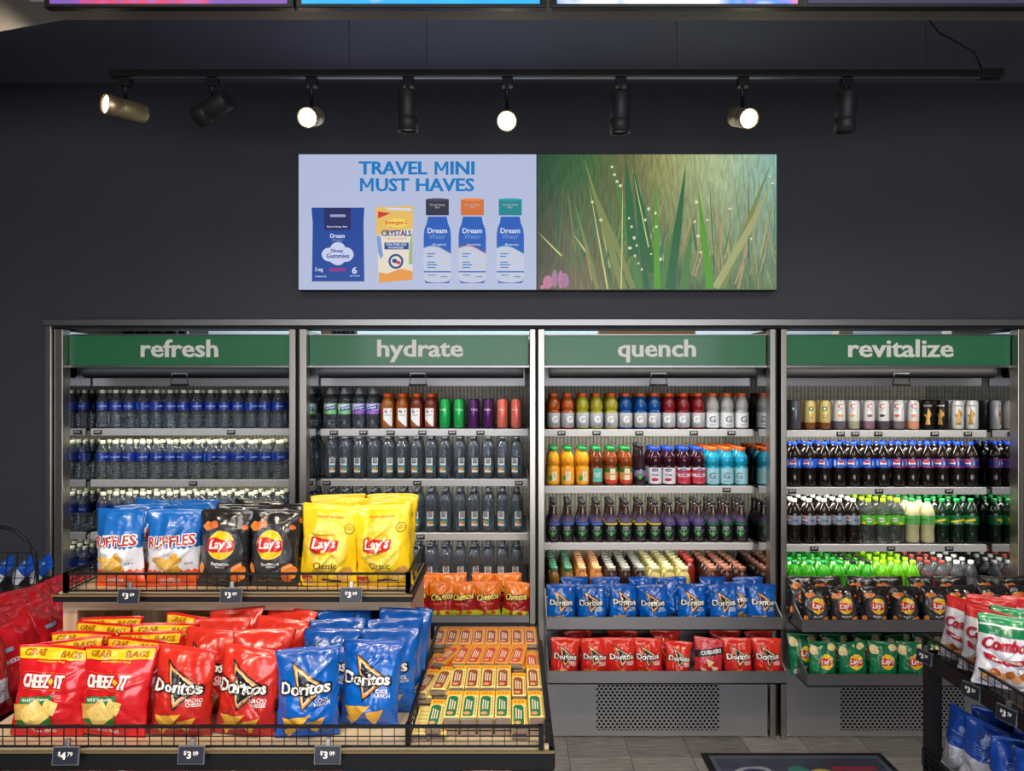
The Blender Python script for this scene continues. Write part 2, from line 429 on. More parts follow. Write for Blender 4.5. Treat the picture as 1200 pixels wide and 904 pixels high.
ztop = Z(386, D1)
for u in range(4):
    (a0, a1) = INNER[u]; x0, x1 = X(a0, D1), X(a1, D1); nm = UN[u]
    cl = thing('open_cooler', 'open steel drinks cooler under the green %s sign' % nm, 'cooler', (0, 0, 0), 0, 'open coolers along the wall')
    for (p0, p1) in UP[u]:
        child('upright', MB().bbox(X(p0, D1), X(p1, D1), D1 - .012, D1 + .05, 0, ztop, .002).mesh('upright', ss), cl)
    child('gasket', MB().box(X(UP[u][1][1], D1), X(UP[u][1][1] + 4.5, D1), D1 + .02, D1 + .6, 0, zb - .012).mesh('gasket', dark_gap), cl)
    for s_, xx in ((1, x0), (-1, x1)):
        child('side_wall', MB().box(min(xx, xx - s_ * .012), max(xx, xx - s_ * .012), D1 + .05, DB, .1, 2.02).mesh('side_wall', mirror_m), cl)
    child('back_panel', MB().box(x0, x1, DB, DB + .02, .1, 2.02).mesh('back_panel', backm), cl)
    child('roof_panel', MB().box(x0, x1, D1 + .09, DB, 1.965, 1.985).mesh('roof_panel', ss_panel), cl)
    # sign
    zs0, zs1 = Z(428.5, D1 + .04), Z(393.5, D1 + .04)
    sg = child('sign_panel', MB().box(x0 + .002, x1 - .004, D1 + .04, D1 + .06, zs0, zs1).mesh('sign_panel', sign_m), cl)
    pr = Print(); cxs = [210.5, 492.5, 769.5, 1055.5][u]; ws = [91, 101, 92, 124][u]
    hs = {0: 21, 1: 26.5, 2: 27, 3: 21}[u]; cy = {0: 408.5, 1: 411.5, 2: 411.5, 3: 408.5}[u]
    k = (D1 + .04) / FP
    pr.text('lettering', nm, 0, 0, M('white_sign_letters', (250, 248, 240), .5), w=ws * k, h=hs * k, bold=.032, layer=4)
    for pn, me in pr.meshes(flat_map(X(cxs, D1 + .04), D1 + .04, Z(cy, D1 + .04)), 'sign'): child('lettering', me, sg)
    child('sign_trim', MB().bbox(x0, x1, D1 + .03, D1 + .065, zs0 - .011, zs0, .001).mesh('sign_trim', ss_h), cl)
    child('sign_trim', MB().bbox(x0, x1, D1 + .03, D1 + .065, zs1, zs1 + .007, .001).mesh('sign_trim', ss_h), cl)
    # pulled-up night blind, with its handle
    zbz = Z(443, D1 + .12)
    nb = child('night_blind', MB().tube([(x0 + .03, D1 + .13, zbz + .03), (x1 - .03, D1 + .13, zbz + .03)], .032, 12).mesh('night_blind', M('black_blind_fabric', (7, 7, 8), .8, spec=.2)), cl)
    hx = X([214.5, 491, 770, 1051.5][u], D1 + .12); hz = Z(438.5, D1 + .08)
    child('blind_handle', MB().tube([(hx - .044, D1 + .08, hz - .055), (hx + .044, D1 + .08, hz - .055), (hx + .036, D1 + .08, hz), (hx - .036, D1 + .08, hz)], .0065, 6, closed=True).mesh('blind_handle', black_metal), cl)
    child('canopy_panel', MB().box(x0 + .006, x1 - .02, D1 + .24, D1 + .25, Z(452.5, D1 + .24), 1.965).mesh('canopy_panel', ss_panel), cl)
    child('led_strip', MB().box(x0 + .04, x1 - .04, D1 + .075, D1 + .095, 1.945, 1.955).mesh('led_strip', led_m), cl)
    area('cooler_light', ((x0 + x1) / 2, D1 + .075, 1.84), (math.radians(22), 0, 0), (x1 - x0) - .1, .03, [1.6, 3.4, 4.2, 4.0][u], [(.8, .9, 1), (.92, .96, 1), (1, .97, .9), (1, .95, .84)][u])
    # shelves
    gx0, gx1 = (x0 + .012, x1 - .004) if u < 2 else (x0 + .004, x1 - .014)
    for si, sy in enumerate(SHY[u]):
        z = Z(sy, D2)
        sh = child('shelf', MB().box(gx0, gx1, D2 + .006, DB - .06, z - .012, z - .001).mesh('shelf', ss_panel), cl)
        child('price_rail', MB().bbox(gx0, gx1, D2 - .008, D2 + .006, z - .036, z + .001, .002).mesh('price_rail', grey_rail), sh)
        if si < 3:
            area('shelf_light', ((x0 + x1) / 2, D2 + .016, z - .018), (math.radians(25), 0, 0), (x1 - x0) - .1, .02, [1.6, 2.2, 2.4, 3.0][u], [(1, .98, .8), (.92, .96, 1), (1, .97, .86), (1, .97, .84)][u])
    # lower body and kick panel
    zk = Z(804, D1 - .03)
    body = child('base_panel', MB().box(x0, x1 - .01, D1 + .0, D1 + .02, 0.012, .60).mesh('base_panel', ss_panel), cl)
    vx = {0: (150, 290), 1: (430, 560), 2: (699, 842.5), 3: (985, 1130)}[u]
    child('vent_grille', MB().box(X(vx[0], D1), X(vx[1], D1), D1 - .003, D1 + .001, Z(856, D1), Z(803, D1)).mesh('vent_grille', ventm), cl)
    child('kick_strip', MB().box(x0, x1, D1 + .03, D1 + .05, 0, .03).mesh('kick_strip', dark_gap), cl)
    # snack bins on the front
    BINS = {1: [(497 - 100, 620, 721.5, 731.5, D1 - .02)], 2: [(640, 917, 723.5, 739.5, 3.47), (642, 922, 787, 802.5, 3.41)],
            3: [(940, 1262, 727, 742.5, 3.46), (946, 1265, 790.5, 805.5, 3.41)], 0: [(76, 340, 722, 731, D1 - .02)]}[u]
    for (p0, p1, y0_, y1_, Db) in BINS:
        bx0, bx1 = max(X(p0, Db), x0 - .004 if u > 1 else -9), X(p1, Db)
        bx0 = X(p0, Db)
        zt_, zb_ = Z(y0_, Db), Z(y1_, Db)
        bn = MB(); bn.box(bx0, bx1, Db, Db + .006, zb_, zt_)
        bn.box(bx0, bx1, Db, D1 + .16 if u == 1 else D1, zb_, zb_ + .006)
        bin_ = child('snack_bin', bn.mesh('snack_bin', ss_h), cl)
        for xx in (bx0, bx1 - .005):
            s2 = MB(); y9 = D1 if u > 1 else D1 + .16
            s2.add([(xx + q, y, zz) for q in (0, .005) for (y, zz) in ((Db + .006, zb_), (y9, zb_), (y9, zt_ + .09), (Db + .006, zt_))],
                   [(0, 1, 2, 3), (7, 6, 5, 4), (0, 4, 5, 1), (1, 5, 6, 2), (2, 6, 7, 3), (3, 7, 4, 0)])
            child('bin_side', s2.mesh('bin_side', ss_panel), bin_)

# price tags on the shelf rails
tag_m = M('black_tag', (22, 24, 28), 0.4)
def rail_tag():
    t = thing('price_tag', 'x', 'price tag')
    child('tag_plate', MB().bbox(-.021, .021, -.006, 0, -.0115, .0115, .001).mesh('tag_plate', tag_m), t)
    pr = Print(); pr.text('lettering', '$3.09', 0, .002, white, h=.011, bold=.03, layer=1)
    for pn, me in pr.meshes(flat_map(0, -.006, 0, .0006), 'rail_tag'): child(pn, me, t)
    return t
TAGS = {(0, 0): [115, 271], (0, 1): [226.5], (1, 0): [391.5, 426, 458, 495, 530, 563], (1, 1): [383, 489, 608], (1, 2): [493],
        (2, 0): [658, 699, 749, 813, 857], (2, 1): [851.5], (3, 0): [985, 1002, 1029, 1095, 1134], (3, 1): [928, 1030, 1112], (3, 2): [954, 1044, 1112]}
SHN = ['top', 'second', 'third', 'fourth']
for (u, si), pxs in TAGS.items():
    for k, p in enumerate(pxs):
        t = spawn('rail_tag', rail_tag); t.location = (X(p, D2 - .01), D2 - .009, Z(SHY[u][si] + 4.2, D2))
        only = 'only' if len(pxs) == 1 else ORD[k] + ' from the left'
        t['label'] = 'small black price tag, %s on %s shelf rail, %s cooler' % (only, SHN[si], UN[u])
        t['group'] = 'price tags on cooler shelves'

# ------------------------------------------------------------------ bottles and cans
def P_water(h=.203, r=.0325):
    p = [(r * .55, .004), (r * .8, 0), (r * .97, .006)]
    for k in range(4): z = .012 + k * .016; p += [(r * .91, z), (r, z + .007), (r * .91, z + .013)]
    p += [(r * .90, .084), (r * .98, .094), (r * .98, .138), (r * .93, .148), (r * .55, .172), (.0125, .182), (.0125, .19)]
    return p
def P_lifew(r=.0315):
    return [(r * .6, .003), (r * .85, 0), (r, .006), (r, .15), (r * .94, .168), (r * .72, .184), (.014, .197), (.0125, .205), (.0125, .212)]
def P_propel(r=.034):
    return [(r * .6, .003), (r * .85, 0), (r, .007), (r * .93, .03), (r * .93, .05), (r, .07), (r, .125), (r * .9, .135), (r * .98, .148), (r * .8, .165), (.016, .178), (.015, .185)]
def P_juice(r=.035):
    return [(r * .6, .003), (r * .9, 0), (r, .008), (r, .118), (r * .86, .142), (r * .68, .158), (.019, .163), (.019, .168)]
def P_sport(r=.0345, h=.19):
    k = h / .19
    return [(r * .6, .003), (r * .88, 0), (r, .008), (r, .09 * k), (r * .86, .096 * k), (r * .86, .101 * k), (r * .99, .108 * k), (r, .13 * k), (r * .86, .15 * k), (r * .66, .162 * k), (.019, .168 * k), (.019, .175 * k)]
def P_cola(r=.0372):
    return [(r * .55, .010), (r * .62, 0), (r * .85, .002), (r * .97, .015), (r * .90, .05), (r * .88, .07), (r * .93, .085), (r, .100), (r, .145), (r * .98, .158), (r * .78, .185), (r * .45, .208), (.0125, .215), (.0125, .222)]
def P_tea(r=.033):
    return [(r * .6, .003), (r * .85, 0), (r, .006), (r, .085), (r * .9, .10), (r * .55, .145), (r * .46, .17), (.0145, .182), (.0145, .196)]
def P_jar(r=.031):
    return [(r * .6, .003), (r * .85, 0), (r, .006), (r, .09), (r * .85, .11), (r * .62, .122), (.018, .127), (.018, .133)]
def P_can(r=.0288, h=.156):
    return [(r * .75, .004), (r * .78, 0), (r, .010), (r, h - .014), (r * .86, h - .003), (r * .86, h), (r * .82, h), (r * .80, h - .004)]

def G(name, col, rough=.06, trans=.9, ior=1.34): return M(name, col, rough, trans=trans, ior=ior, var=0)
clear_pet = G('clear_water_bottle', (226, 236, 246), .03, .93, 1.33)
clear_grey = G('clear_grey_bottle', (206, 216, 228), .03, .95, 1.33)
def liq(name, c, tr=0.25): return M(name, c, .12, trans=tr, ior=1.35, coat=.5, var=0)
cola_m = liq('dark_cola', (26, 14, 12), .1)
def capm(name, c): return M(name, c, .35, coat=.15)
SP = {}
def spec(key, name, desc, prof, body, cap, capgeo, lab=None, prints=None, cat='bottle', extra=None):
    SP[key] = dict(name=name, desc=desc, prof=prof, body=body, cap=cap, capgeo=capgeo, lab=lab, prints=prints, cat=cat, extra=extra)
def film(name, stops, z0, z1, wave=(0, 1)):
    return ramp_mat(name, stops, rough=.35, coat=.25, src='object', wave=wave, zmax=1.0)
wcap = capm('off_white_cap', (226, 226, 206)); ocap = capm('orange_cap', (226, 98, 32)); gcap = capm('green_cap', (24, 138, 66)); bcap = capm('blue_cap', (24, 70, 190))
kcap = capm('black_cap', (26, 27, 30)); lcap = capm('lime_cap', (160, 214, 20)); rcap = capm('red_cap', (176, 60, 48)); wc2 = capm('white_cap', (225, 226, 222)); scap = capm('silver_cap', (170, 172, 172))
pcap = M('frosted_clear_cap', (190, 196, 204), .3, trans=.5, var=0)

def pr_text(t, col, z, h, w=None, bold=.03, shear=0, a=0):
    return lambda p, r: p.text('lettering', t, a, z, col, h=h if not w else None, w=w, bold=bold, shear=shear, layer=3)
def L_water(p, r):
    p.text('lettering', 'AQUAFINA', 0, .116, M('pale_blue_print', (200, 215, 240), .4), w=.047, h=.009, bold=.03, layer=3)
    p.rect('lettering', -.075, -.058, .100, .134, M('light_blue_print', (60, 130, 220), .4), 2)
    p.rect('lettering', .058, .075, .100, .134, M('light_blue_print', (60, 130, 220), .4), 2)
def L_life(p, r):
    p.rect('picture', -.017, .017, .034, .110, white, 1)
    p.rect('picture', -.011, .011, .082, .108, M('black_square_print', (25, 26, 32), .4), 2)
    p.text('lettering', 'LIFE', 0, .1005, white, w=.018, h=.008, bold=.02, layer=3)
    p.text('lettering', 'WTR', 0, .0895, white, w=.018, h=.008, bold=.02, layer=3)
    p.rect('picture', -.022, .019, .056, .072, M('teal_print', (30, 140, 170), .4), 2)
    p.ell('picture', -.003, .054, .014, .008, M('orange_print', (235, 140, 50), .4), 3, 10)
    p.ell('picture', .010, .050, .009, .006, M('green_dab_print', (90, 170, 80), .4), 3, 8)
def L_propel(p, r):
    p.poly('lettering', [(-.03, .092), (.034, .104), (.034, .128), (-.03, .112)], M('propel_blue_print', (28, 60, 160), .4), 2)
    p.text('lettering', 'propel', 0, .110, white, w=.046, bold=.03, rot=.19, layer=3)
def L_protein(p, r):
    p.rect('lettering', -.024, .024, .014, .108, white, 1)
    p.text('lettering', 'G', -.010, .092, black, h=.016, bold=.06, layer=3)
    p.ell('lettering', .013, .093, .006, .006, M('tan_print', (205, 180, 150), .4), 2, 10)
    p.text('lettering', 'WHEY', 0, .072, M('grey_print', (90, 90, 100), .4), w=.03, layer=3)
    p.poly('lettering', [(-.024, .05), (-.024, .014), (.014, .014)], M('brown_wedge_print', (150, 84, 60), .4), 2)
def L_bubly(p, r):
    p.text('lettering', 'bubly', 0, .10, white, w=.035, bold=.0, layer=3)
    for k in range(6): p.ell('lettering', -.024 + k * .009, .018 + (k % 2) * .008, .0022, .0022, M('dot_print', (60, 30, 60), .4), 3, 8)
def L_gator(p, r):
    p.text('lettering', 'G', 0, .052, white, h=.034, bold=.05, layer=3)
    p.poly('lettering', [(.0095, .048), (.0125, .048), (.0105, .041), (.0085, .043)], M('bolt_orange_print', (230, 110, 40), .4), 4)
    p.text('lettering', 'thirst', 0, .022, M('grey_print', (90, 90, 100), .4), w=.03, layer=3)
def L_zero(p, r):
    p.text('lettering', 'G', 0, .052, M('mid_grey_print', (120, 126, 132), .4), h=.034, bold=.04, layer=3)
    p.text('lettering', 'ZERO', 0, .022, M('mid_grey_print', (120, 126, 132), .4), w=.03, layer=3)
def L_oj(p, r):
    p.rect('lettering', -.008, .018, .025, .075, M('cream_print', (246, 226, 190), .4), 2)
    p.ell('lettering', -.018, .04, .012, .016, M('leaf_green_print', (90, 160, 50), .4), 2, 9)
    p.text('lettering', 'orange', .005, .055, M('red_print', (190, 40, 50), .4), w=.022, rot=math.pi / 2, layer=3)
def L_teal(p, r):
    p.rect('lettering', -.026, .026, .02, .09, M('teal_label', (90, 190, 175), .4), 1)
    p.text('lettering', 'ICED\nTEA', 0, .057, white, w=.036, bold=.04, layer=3)
def L_apple(p, r):
    p.rect('lettering', -.012, .016, .03, .09, M('cream_print', (246, 226, 190), .4), 2)
    p.ell('lettering', -.012, .022, .014, .010, M('red_apple_print', (205, 50, 45), .4), 2, 9)
    p.text('lettering', 'apple', .002, .06, M('red_print', (190, 40, 50), .4), w=.026, layer=3)
def L_cran(p, r):
    p.ell('lettering', 0, .082, .018, .008, M('navy_print', (40, 50, 120), .4), 2, 12)
    p.text('lettering', 'ocean', 0, .082, white, w=.022, bold=.02, layer=3)
    p.text('lettering', 'Cran', 0, .058, M('purple_print', (90, 50, 130), .4), w=.036, bold=.04, layer=3)
    p.ell('lettering', 0, .032, .02, .010, M('berry_print', (180, 30, 70), .4), 2, 9, seed=3)
def L_tea(p, r):
    p.text('lettering', 'PURE', 0, .078, M('tea_grey_print', (200, 205, 205), .4), w=.030, h=.007, bold=.03, layer=3)
    p.text('lettering', 'LEAF', 0, .069, M('tea_grey_print', (200, 205, 205), .4), w=.030, h=.007, bold=.03, layer=3)
    p.rect('lettering', -.03, .03, .0615, .0625, M('tea_grey_print', (200, 205, 205), .4), 2)
    gm = M('leaf_print', (60, 150, 70), .4)
    p.poly('picture', [(0, .030), (-.022, .052), (-.018, .058), (-.002, .044)], gm, 2); p.poly('picture', [(0, .030), (.022, .052), (.018, .058), (.002, .044)], gm, 2)
    p.poly('picture', [(0, .034), (-.006, .05), (0, .06), (.006, .05)], M('pale_leaf_print', (100, 180, 90), .4), 3)
def globe(p, cx, cy, q):
    p.ell('emblem', cx, cy, q, q, white, 2, 18)
    t = [(cx + q * .93 * math.cos(a), cy + q * .93 * math.sin(a)) for a in [math.radians(20 + 14 * i) for i in range(11)]] + [(cx - q * .3, cy + q * .12), (cx + q * .3, cy + q * .1)]
    p.poly('emblem', t, M('globe_red', (215, 40, 45), .4), 3)
    t = [(cx + q * .93 * math.cos(a), cy + q * .93 * math.sin(a)) for a in [math.radians(205 + 14 * i) for i in range(10)]] + [(cx + q * .4, cy - q * .25), (cx - q * .2, cy - q * .35)]
    p.poly('emblem', t, M('globe_blue', (30, 60, 170), .4), 3)
def L_pepsi(p, r):
    globe(p, 0, .124, .017)
    p.text('lettering', 'pepsi', .030, .124, white, w=.024, rot=math.pi / 2, bold=.03, layer=3)
    p.rect('lettering', -.036, -.024, .110, .138, M('pale_blue_print', (200, 215, 240), .4), 2)
def L_cherry(p, r):
    L_pepsi(p, r); rm = M('red_edge_print', (190, 40, 70), .4)
    p.rect('edge_stripe', -.10, .10, .103, .107, rm, 2); p.rect('edge_stripe', -.10, .10, .141, .145, rm, 2)
def L_diet(p, r):
    globe(p, -.028, .124, .014)
    p.text('lettering', 'diet', .014, .124, M('blue_diet_print', (60, 90, 160), .4), w=.03, bold=.03, layer=3)
def L_lime(p, r):
    p.ell('lettering', 0, .124, .020, .013, M('pale_lime_print', (225, 240, 200), .4), 2, 10, seed=4)
    p.text('lettering', 'starry', 0, .124, M('dark_green_print', (20, 90, 50), .4), w=.038, bold=.04, shear=.2, layer=3)
    p.ell('lettering', -.03, .108, .014, .007, M('lemon_print', (245, 220, 40), .4), 2, 8); p.ell('lettering', .03, .108, .012, .006, M('lemon_print', (245, 220, 40), .4), 2, 8)
def L_pale(p, r):
    p.text('lettering', 'tropicana', 0, .126, M('dark_green_print', (20, 90, 50), .4), w=.042, bold=.02, layer=3)
def L_dew(p, r):
    p.poly('lettering', [(-.034, .108), (.034, .122), (.034, .134), (-.034, .118)], M('lemon_print', (245, 220, 40), .4), 2)
    p.text('lettering', 'ginger ale', 0, .110, white, w=.036, bold=.02, layer=3)
def L_coffee(p, r):
    p.ell('emblem', 0, .112, .013, .013, M('emblem_green', (40, 110, 80), .4), 2, 16); p.ell('emblem', 0, .112, .006, .008, M('cream_print', (246, 226, 190), .4), 3, 5)
    p.text('lettering', 'DOUBLESHOT', 0, .078, M('brown_print', (130, 84, 40), .4), w=.034, layer=3)
    p.text('lettering', 'ENERGY', 0, .066, M('brown_print', (130, 84, 40), .4), w=.026, layer=3)
def L_cels(col2, fr):
    def f(p, r):
        p.text('lettering', 'C', 0, .125, M('red_c_print', (196, 60, 50), .4), h=.026, bold=.03, layer=3)
        p.text('lettering', 'CELSIUS', 0, .103, M('grey_print', (90, 90, 100), .4), w=.026, layer=3)
        p.ell('picture', 0, .076, .016, .009, M(fr + '_fruit_print', col2, .4), 3, 9, seed=5)
    return f
def L_star(c):
    def f(p, r):
        pts = []
        for k in range(10):
            a = math.pi / 2 + k * math.pi / 5; q = .036 if k % 2 == 0 else .013
            pts.append((q * .58 * math.cos(a), .068 + q * 1.35 * math.sin(a)))
        p.poly('emblem', pts, M('gold_star_print', (186, 140, 70), .35, .4), 2)
        p.text('lettering', 'ROCKSTAR', 0, .128, c, w=.04, h=.008, bold=.02, layer=3)
    return f

spec('water', 'water_bottle', 'blue-label water bottle', P_water(), clear_pet, wcap, (.0145, .185, .203), (.0322, .097, .137, M('blue_water_label', (24, 56, 160), .35, coat=.2)), L_water)
spec('life', 'label_water_bottle', 'black-capped clear water bottle', P_lifew(), clear_grey, kcap, (.0155, .197, .221), None, L_life)
spec('propg', 'flavored_water_bottle', 'green-label flavored water bottle', P_propel(), clear_grey, pcap, (.0190, .182, .216), (.0342, .078, .132, ramp_mat('pale_green_label', [(0, (130, 200, 120)), (.1, (205, 230, 205))], .4, .2, 'object')), L_propel)
spec('propp', 'flavored_water_bottle', 'purple-label flavored water bottle', P_propel(), clear_grey, pcap, (.0190, .182, .216), (.0342, .078, .132, ramp_mat('pale_purple_label', [(0, (150, 90, 190)), (.097, (205, 200, 235))], .4, .2, 'object')), L_propel)
spec('protein', 'protein_shake_bottle', 'orange protein drink bottle', P_juice(), liq('orange_protein', (176, 96, 30)), ocap, (.0215, .166, .186), None, L_protein)
spec('protein2', 'protein_shake_bottle', 'brown-red protein drink bottle', P_juice(), liq('red_brown_protein', (130, 50, 28)), ocap, (.0215, .166, .186), None, L_protein)
for key, nm, c in (('cang', 'green', (34, 176, 84)), ('canp', 'purple', (84, 30, 96)), ('canc', 'coral', (240, 120, 100))):
    spec(key, 'sparkling_water_can', nm + ' sparkling water can', P_can(), M(nm + '_can', c, .3, .35, coat=.3), None, None, None, L_bubly, 'can')
for key, nm, c in (('go', 'orange', (188, 84, 26)), ('gy', 'yellow-green', (168, 160, 36)), ('gb', 'blue', (10, 78, 150)), ('gr', 'red', (134, 24, 30))):
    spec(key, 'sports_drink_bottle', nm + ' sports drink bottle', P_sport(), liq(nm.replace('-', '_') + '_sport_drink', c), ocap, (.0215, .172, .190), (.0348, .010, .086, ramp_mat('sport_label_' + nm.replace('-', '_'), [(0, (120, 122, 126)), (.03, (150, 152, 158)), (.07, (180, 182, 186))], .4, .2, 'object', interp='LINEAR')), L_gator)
spec('gw', 'sports_drink_bottle', 'clear white-label sports drink bottle', P_sport(), liq('clear_sport_drink', (196, 196, 192), .4), ocap, (.0215, .172, .190), (.0348, .010, .086, M('white_sport_label', (222, 224, 226), .4)), L_zero)
spec('lb', 'sports_drink_bottle', 'light blue sports drink bottle', P_sport(.0345, .20), liq('light_blue_sport_drink', (30, 170, 210)), ocap, (.0215, .181, .200), (.0348, .010, .090, M('pale_blue_sport_label', (160, 214, 226), .4)), L_zero)
spec('oj', 'juice_bottle', 'orange juice bottle with green cap', P_sport(.0345, .20), liq('orange_juice', (244, 160, 24), .1), gcap, (.0215, .181, .200), (.0348, .014, .088, M('orange_juice_label', (246, 176, 50), .4)), L_oj)
spec('teal', 'juice_bottle', 'iced tea bottle with teal label', P_sport(.0345, .20), liq('iced_tea', (120, 56, 24)), gcap, (.0215, .181, .200), None, L_teal)
spec('apple', 'juice_bottle', 'apple juice bottle with green cap', P_sport(.0345, .20), liq('apple_juice', (150, 70, 24)), gcap, (.0215, .181, .200), (.0348, .014, .094, ramp_mat('apple_label', [(0, (200, 60, 40)), (.03, (214, 150, 80)), (.07, (60, 110, 50))], .4, .2, 'object')), L_apple)
spec('dark', 'tea_bottle', 'dark purple tea bottle', P_tea(), liq('dark_tea', (44, 26, 36)), kcap, (.0165, .192, .215), (.0333, .05, .08, M('violet_band', (110, 90, 150), .4)), L_tea)
spec('cran', 'juice_bottle', 'dark cranberry juice bottle with blue cap', P_sport(.0345, .20), liq('cranberry_juice', (56, 14, 30)), bcap, (.0215, .181, .200), (.0348, .010, .094, M('white_juice_label', (225, 222, 228), .4)), L_cran)
spec('cranr', 'juice_bottle', 'red-label cranberry juice bottle with blue cap', P_sport(.0345, .20), liq('cranberry_juice', (56, 14, 30)), bcap, (.0215, .181, .200), (.0348, .010, .094, ramp_mat('red_juice_label', [(0, (205, 60, 80)), (.045, (232, 210, 214)), (.06, (205, 50, 70)), (.08, (226, 222, 228))], .4, .2, 'object')), L_cran)
for key, nm, c in (('tb', 'blue', (60, 110, 200)), ('ty', 'yellow', (206, 184, 60)), ('tp', 'purple', (90, 70, 150)), ('tg', 'green', (30, 110, 70))):
    spec(key, 'tea_bottle', 'brewed tea bottle with %s band' % nm, P_tea(), ramp_mat('brewed_tea_neck_print', [(0, (34, 22, 20)), (.100, (84, 74, 112)), (.118, (72, 58, 84)), (.132, (58, 42, 50)), (.142, (50, 30, 24))], .15, .6, 'object'), kcap, (.0162, .194, .212), (.0333, .026, .100, ramp_mat('tea_label_' + nm, [(0, (24, 26, 30)), (.0885, c), (.098, (130, 120, 170))], .4, .2, 'object')), L_tea)
for key, nm, c, cm, capn in (('jg', 'green-lidded', (150, 110, 60), capm('pale_green_lid', (70, 130, 100)), ''), ('jo', 'orange-lidded', (210, 140, 70), capm('peach_lid', (220, 160, 110)), ''), ('jd', 'dark', (60, 36, 34), capm('grey_lid', (150, 150, 140)), ''), ('jc', 'cream', (222, 206, 130), capm('cream_lid', (226, 216, 160)), ''), ('jb', 'brown-capped', (70, 34, 26), capm('brown_lid', (170, 110, 90)), ''), ('jr', 'red-capped', (150, 40, 34), capm('red_lid', (206, 70, 56)), '')):
    spec(key, 'coffee_drink_bottle', '%s bottled coffee drink' % nm, P_jar(), liq(nm.replace('-', '_') + '_coffee', c), cm, (.0215, .130, .150), None, None)
spec('pep', 'cola_bottle', 'blue-label cola bottle', P_cola(), cola_m, bcap, (.0145, .217, .234), (.0375, .100, .148, M('blue_cola_label', (20, 84, 200), .35, coat=.2)), L_pepsi)
spec('che', 'cola_bottle', 'red-edged blue-label cola bottle', P_cola(), cola_m, bcap, (.0145, .217, .234), (.0375, .100, .148, M('navy_cola_label', (30, 52, 150), .35, coat=.2)), L_cherry)
spec('diet', 'soda_bottle', 'silver-label cola bottle with white cap', P_cola(), cola_m, wc2, (.0145, .217, .234), (.0375, .100, .148, M('silver_cola_label', (150, 160, 172), .35, .3)), L_diet)
spec('lime', 'soda_bottle', 'clear lime soda bottle with lime cap', P_cola(), G('clear_lime_soda', (226, 240, 232), .05, .95, 1.3), lcap, (.0145, .217, .234), (.0375, .100, .148, M('lime_soda_label', (90, 190, 50), .35, coat=.2)), L_lime)
spec('pale', 'soda_bottle', 'pale lemonade bottle with green cap', P_cola(), liq('pale_lemonade', (214, 206, 160), .2), gcap, (.0145, .217, .234), (.0375, .100, .148, M('green_lemonade_label', (90, 170, 84), .35, coat=.2)), L_pale)
spec('ging', 'soda_bottle', 'dark green soda bottle with green cap', P_cola(), liq('dark_green_soda', (14, 44, 26), .3), gcap, (.0145, .217, .234), (.0375, .100, .148, M('deep_green_label', (20, 110, 56), .35, coat=.2)), L_dew)
spec('dew', 'green_soda_bottle', 'bright green soda bottle with green cap', P_cola(), liq('bright_green_soda', (60, 176, 30), .45), gcap, (.0145, .217, .234), (.0375, .100, .148, M('bright_green_label', (60, 160, 50), .35)), None)
spec('dewk', 'green_soda_bottle', 'bright green soda bottle with black cap', P_cola(), liq('bright_green_soda', (60, 176, 30), .45), kcap, (.0145, .217, .234), (.0375, .100, .148, M('bright_green_label', (60, 160, 50), .35)), None)
spec('dewl', 'green_soda_bottle', 'lime green soda bottle with lime cap', P_cola(), liq('lime_green_soda', (120, 206, 30), .45), lcap, (.0145, .217, .234), (.0375, .100, .148, M('lime_green_label', (120, 190, 50), .35)), None)
spec('redc', 'small_soda_bottle', 'clear soda bottle with red cap', P_cola(), clear_pet, rcap, (.0145, .217, .234), (.0375, .100, .148, M('red_soda_label', (170, 50, 50), .35)), None)
spec('whic', 'small_soda_bottle', 'clear soda bottle with white cap', P_cola(), clear_pet, wc2, (.0145, .217, .234), (.0375, .100, .148, M('grey_soda_label', (120, 120, 126), .35)), None)
spec('cdg', 'coffee_can', 'dark grey canned coffee', P_can(), M('dark_grey_can', (90, 92, 100), .3, .5), None, None, None, L_coffee, 'can')
spec('ccr', 'coffee_can', 'cream canned coffee with brown base', P_can(), ramp_mat('cream_can', [(0, (130, 72, 40)), (.036, (214, 190, 120))], .32, .3, 'object', metal=.2), None, None, None, L_coffee, 'can')
for key, nm, c, base in (('e1', 'orange', (230, 140, 80), (110, 100, 110)), ('e2', 'peach', (240, 160, 90), (180, 176, 150)), ('e3', 'grape', (150, 80, 120), (150, 110, 130)), ('e4', 'berry', (80, 40, 70), (80, 70, 84)), ('e5', 'melon', (230, 90, 80), (120, 110, 112)), ('e6', 'grapefruit', (240, 130, 100), (230, 160, 130))):
    spec(key, 'energy_drink_can', 'white energy drink can with %s picture' % nm, P_can(), ramp_mat(nm + '_energy_can', [(0, base), (.044, (222, 222, 220))], .32, .3, 'object', metal=.2), None, None, None, L_cels(c, nm), 'can')
spec('sk', 'star_can', 'black energy can with gold star', P_can(.031), M('black_can', (26, 25, 26), .3, .4), None, None, None, L_star(white), 'can')
spec('sw', 'star_can', 'white energy can with gold star', P_can(.031), M('white_can', (222, 222, 220), .3, .2), None, None, None, L_star(black), 'can')
gold_lid = M('gold_can_lid', (196, 160, 50), .3, .8); silver_lid = M('silver_can_lid', (190, 190, 192), .3, .9)

